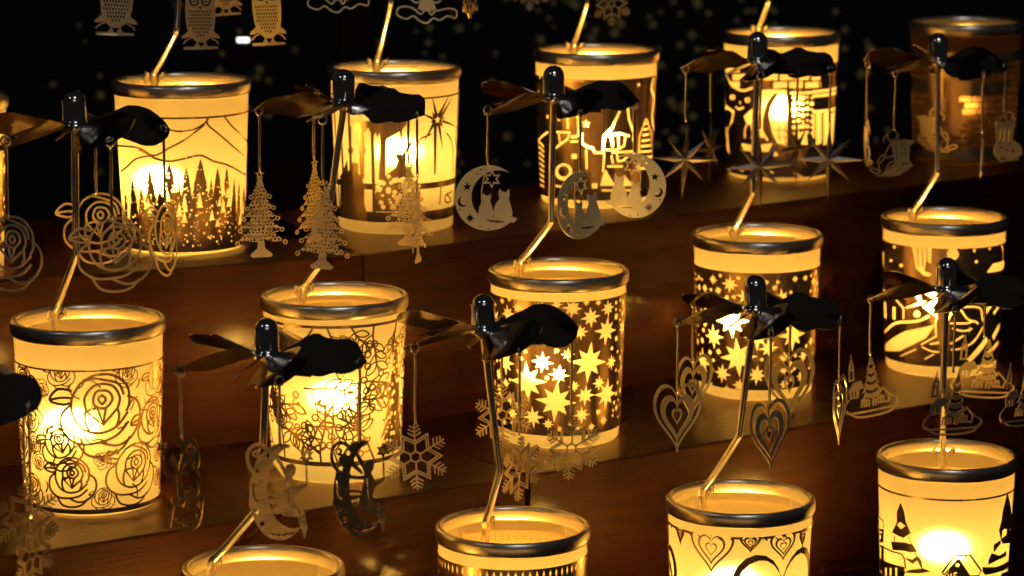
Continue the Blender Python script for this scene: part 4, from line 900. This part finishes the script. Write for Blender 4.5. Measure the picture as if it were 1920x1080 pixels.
def stem_and_rotor(k, root, kind, charms, rlabel):
    c = CUPS[k]; hx, hy, bx, by, az = ROT[k]; a = math.radians(az)
    P0 = Vector((math.cos(a) * .425 * W, math.sin(a) * .425 * W, 1.02 * W)); P1 = Vector((math.cos(a) * .43 * W, math.sin(a) * .43 * W, 1.15 * W))
    if k in CLIP:
        q = on_plane(*CLIP[k], c.c.z + 1.13 * W) - c.c; rr = math.hypot(q.x, q.y); s_ = min(1, .425 * W / rr); P1 = Vector((q.x * s_, q.y * s_, 1.15 * W)); P0 = Vector((q.x * s_ * .99, q.y * s_ * .99, 1.0 * W)); a = math.atan2(q.y, q.x)
    B = at_depth(bx, by, c.d) - c.c; H = at_depth(hx, hy, c.d) - c.c
    pts = [P0, P1, P1 + (B - P1) * .12 + Vector((0, 0, .01 * W))] + [P1 + (B - P1) * t for t in (.3, .6, .86)] + [B + (H - B) * .0 + Vector((0, 0, .012 * W)), B + (H - B) * .08, B + (H - B) * .3, B + (H - B) * .7, H - Vector((0, 0, .01 * W))]
    v, f = tube(crv(pts, False, 5), .0235 * W, 12); link('stem', v, f, M['wire'], root, None, True)
    cl = copy_of(ME['clip'], 'stem_clip', root, (P1.x, P1.y, 1.17 * W)); cl.rotation_euler = (0, 0, a - PI / 2)
    hub = c.c + H; ro = empty('carousel_rotor', hub); tag(ro, rlabel, 'carousel rotor', 'bladed rotors above the lanterns')
    copy_of(ME['hub'], 'hub_cap', ro)
    r = random.Random(ord(k)); az0 = charms['az']
    for i in range(5):
        b = copy_of(ME['blade_vane'], 'vane', ro); b.rotation_euler = (0, math.radians(r.uniform(2, 9)), math.radians(az0 + 72 * i + 36 + r.uniform(-5, 5)))
        b = copy_of(ME['blade_' + kind], 'blade', ro); b.rotation_euler = (0, math.radians(r.uniform(-3, 3)), math.radians(az0 + 72 * i + r.uniform(-2, 2)))
    for ch in charms['list']:
        i, mk, rot, L, lab = ch[:5]; sc = ch[5] if len(ch) > 5 else 1.0
        an = math.radians(az0 + 72 * i); tip = hub + Vector((math.cos(an) * .575 * W, math.sin(an) * .575 * W, -.034 * W))
        size, top = CSIZE[mk]; t = empty(NAMES[mk] + '_charm', tip, math.radians(rot) - c.face); tag(t, lab, 'hanging charm', GRP[mk])
        h = copy_of(wire_mesh(L * W), 'hook_wire', t); h.rotation_euler = (0, 0, math.radians(25))
        cm = copy_of(charm_mesh(mk), 'charm', t, (0, 0, -(L + size * top * sc) * W)); cm.scale = (-sc if (k, mk, i) == ('F', 'fairy', 0) else sc, sc, sc); cm.rotation_euler = (math.radians(r.uniform(-4, 4)), math.radians(r.uniform(-4, 4)), 0)
NAMES = dict(snow_dark='snowflake', rose='rose', tree='tree', moon='moon', fairy='fairy', owl='owl', snow='snowflake', heart='heart', village='village', gnome='elf', boot='boot', cloud='cloud', star='star')
GRP = dict(snow_dark='snowflake charms', rose='rose outline charms', tree='filigree tree charms', moon='moon and cat charms', fairy='fairy and moon charms', owl='perched owl charms', snow='snowflake charms', heart='nested heart charms', village='snowy village charms', gnome='elf and boot charms', boot='elf and boot charms', cloud='cloud charms', star='eight pointed star charms')
#  (tip index, motif, rotation deg, wire length W, label)
CH = dict(
 A=dict(az=-131, list=[(0, 'rose', -12, .50, 'gold outline rose charm cut by the left edge'), (1, 'rose', 8, .50, 'pale silvery outline rose hanging lowest, left of the forest lantern foot'), (2, 'rose', -52, .50, 'amber outline rose hanging in front of the fir forest sleeve'), (3, 'rose', 12, .50, 'dark outline rose hanging behind the thin stem of the rose lantern')]),
 B=dict(az=-101, list=[(0, 'tree', 8, .42, 'grey filigree christmas tree hanging in front, with its foot on the stem bend'), (1, 'tree', 82, .42, 'filigree tree seen edge on before the nativity lantern'), (2, 'tree', -8, .42, 'filigree tree hanging in front of the stable of the nativity lantern'), (3, 'tree', 48, .42, 'amber filigree tree hanging half behind the grey tree'), (4, 'tree', 20, .42, 'filigree tree hanging leftmost, beside the forest lantern')]),
 C=dict(az=-144, list=[(0, 'moon', 4, .40, 'bright silver moon charm with two cats on dark background'), (1, 'moon', 40, .42, 'dark moon and cat charm hanging just right of the stem'), (2, 'moon', 158, .36, 'gold lit moon charm before the foot of the village outline lantern')]),
 D=dict(az=-92, list=[(0, 'star', 5, .40, 'black eight pointed star hanging over the stem of the star lantern'), (1, 'star', -8, .40, 'dark eight pointed star hanging right beside the black one'), (2, 'star', 48, .40, 'lit amber eight pointed star at the right side of the cat lantern'), (3, 'star', 55, .40, 'small looking dark brown star hanging turned behind the large copper star'), (4, 'star', 10, .40, 'large copper brown eight pointed star hanging leftmost of its ring')]),
 E=dict(az=-132, list=[(0, 'gnome', 14, .46, 'outlined elf leaning on a sack, hanging on a pale wire'), (1, 'gnome', 70, .46, 'thin dark elf charm seen nearly edge on'), (2, 'boot', 14, .38, 'large boot charm hanging at the right edge'), (3, 'gnome', 130, .40, 'elf charm half hidden behind the rotor stem'), (4, 'gnome', 84, .46, 'copper charm seen edge on, beside the amber lit star')]),
 F=dict(az=-150, list=[(0, 'fairy', -38, .42, 'golden fairy on a crescent moon hanging beside the rose lantern'), (1, 'fairy', 14, .40, 'dark fairy on a crescent moon before the leaf and berry lantern'), (2, 'fairy', 32, .50, 'greenish brown fairy charm hanging right of the dark one')]),
 G=dict(az=-138, list=[(0, 'snow', 6, .50, 'large bright gold snowflake hanging between two lanterns'), (1, 'snow', 52, .54, 'snowflake seen at an angle hanging over the stem bend'), (2, 'snow', 24, .55, 'snowflake with lit lower arms before the foot of the star lantern'), (3, 'snow', 18, .44, 'grey silver snowflake half hidden behind the stem')]),
 H=dict(az=-84, list=[(0, 'heart', 30, .52, 'pale nested heart hanging low right of the stem'), (1, 'heart', 62, .46, 'narrow looking nested heart hanging rightmost of its ring'), (2, 'heart', 12, .40, 'grey nested heart shown before the foot of the star lantern', 1.1), (3, 'heart', 34, .42, 'nested heart hanging behind the large gold heart'), (4, 'heart', 10, .48, 'large gold nested heart hanging leftmost of its ring')]),
 I=dict(az=-92, list=[(0, 'village', 12, .44, 'grey village charm hanging right over the stem of the cottage lantern'), (1, 'village', 24, .46, 'brown village charm with tall tree cut by the right edge'), (2, 'village', -10, .40, 'blue grey village charm before the foot of the winter scene lantern'), (4, 'village', 20, .40, 'gold lit village charm with little white houses, left of its ring')]),
 K=dict(az=-148, list=[(0, 'owl', 12, .64, 'grey owl charm hanging leftmost at the top edge'), (1, 'owl', 4, .76, 'silver owl charm touching the lantern stem', 0.9), (2, 'owl', -12, .76, 'golden lit owl charm with dark feather slots', .95), (3, 'owl', 24, .66, 'dim owl charm hanging behind the two bright owls', .8)]),
 L=dict(az=-135, list=[(0, 'cloud', 4, .60, 'bright white lit cloud charm at the top edge'), (1, 'cloud', -6, .67, 'dim brown cloud charm at the top edge'), (2, 'snow', 62, .72, 'small sparkling charm beside the dim cloud charm', .6)]),
 M=dict(az=-146, list=[(0, 'snow', 10, .70, 'faint snowflake charm at the top edge left of a golden stem', .8), (1, 'snow', 20, .80, 'brown crystal charm at the top edge right of a golden stem', .8), (2, 'snow', 80, .54, 'charm on a thin wire seen edge on between two back lanterns', .5)]),
 N=dict(az=-19, list=[(1, 'snow', 30, .62, 'charm on a grey wire hidden behind the cat lantern', .6)]),
 P=dict(az=-24, list=[(1, 'snow_dark', 35, .62, 'black snowflake charm at the lower left edge'), (0, 'snow_dark', 74, .66, 'copper snowflake charm hanging before the foot of the rose lantern')]))
KIND = dict(A='heart', B='point', C='leaf', D='point', E='leaf', F='point', G='heart', H='point', I='leaf', K='leaf', L='leaf', M='point', N='leaf', P='heart')
RL = dict(A='chrome capped rotor with black lobed blade before the forest lantern', B='chrome capped rotor with angular dark blades before the nativity lantern', C='rotor with copper lit blades above the moon and cat charms', D='rotor carrying eight pointed stars before the cat lantern', E='small looking rotor before the dim brick lantern', F='rotor with shiny black cap before the leaf and berry lantern', G='rotor with black heart shaped blade before the middle star lantern', H='rotor carrying hearts before the right star lantern', I='rotor before the winter scene lantern', K='rotor above the top edge carrying the owls', L='rotor above the top edge carrying cloud charms', M='rotor above the top edge over the village outline lantern', N='rotor above the top edge over the cat lantern', P='rotor cut by the left edge with one black lobed blade')
for k in CUPS:
    rt = lantern(k)
    if k in CH: stem_and_rotor(k, rt, KIND[k], CH[k], RL[k])
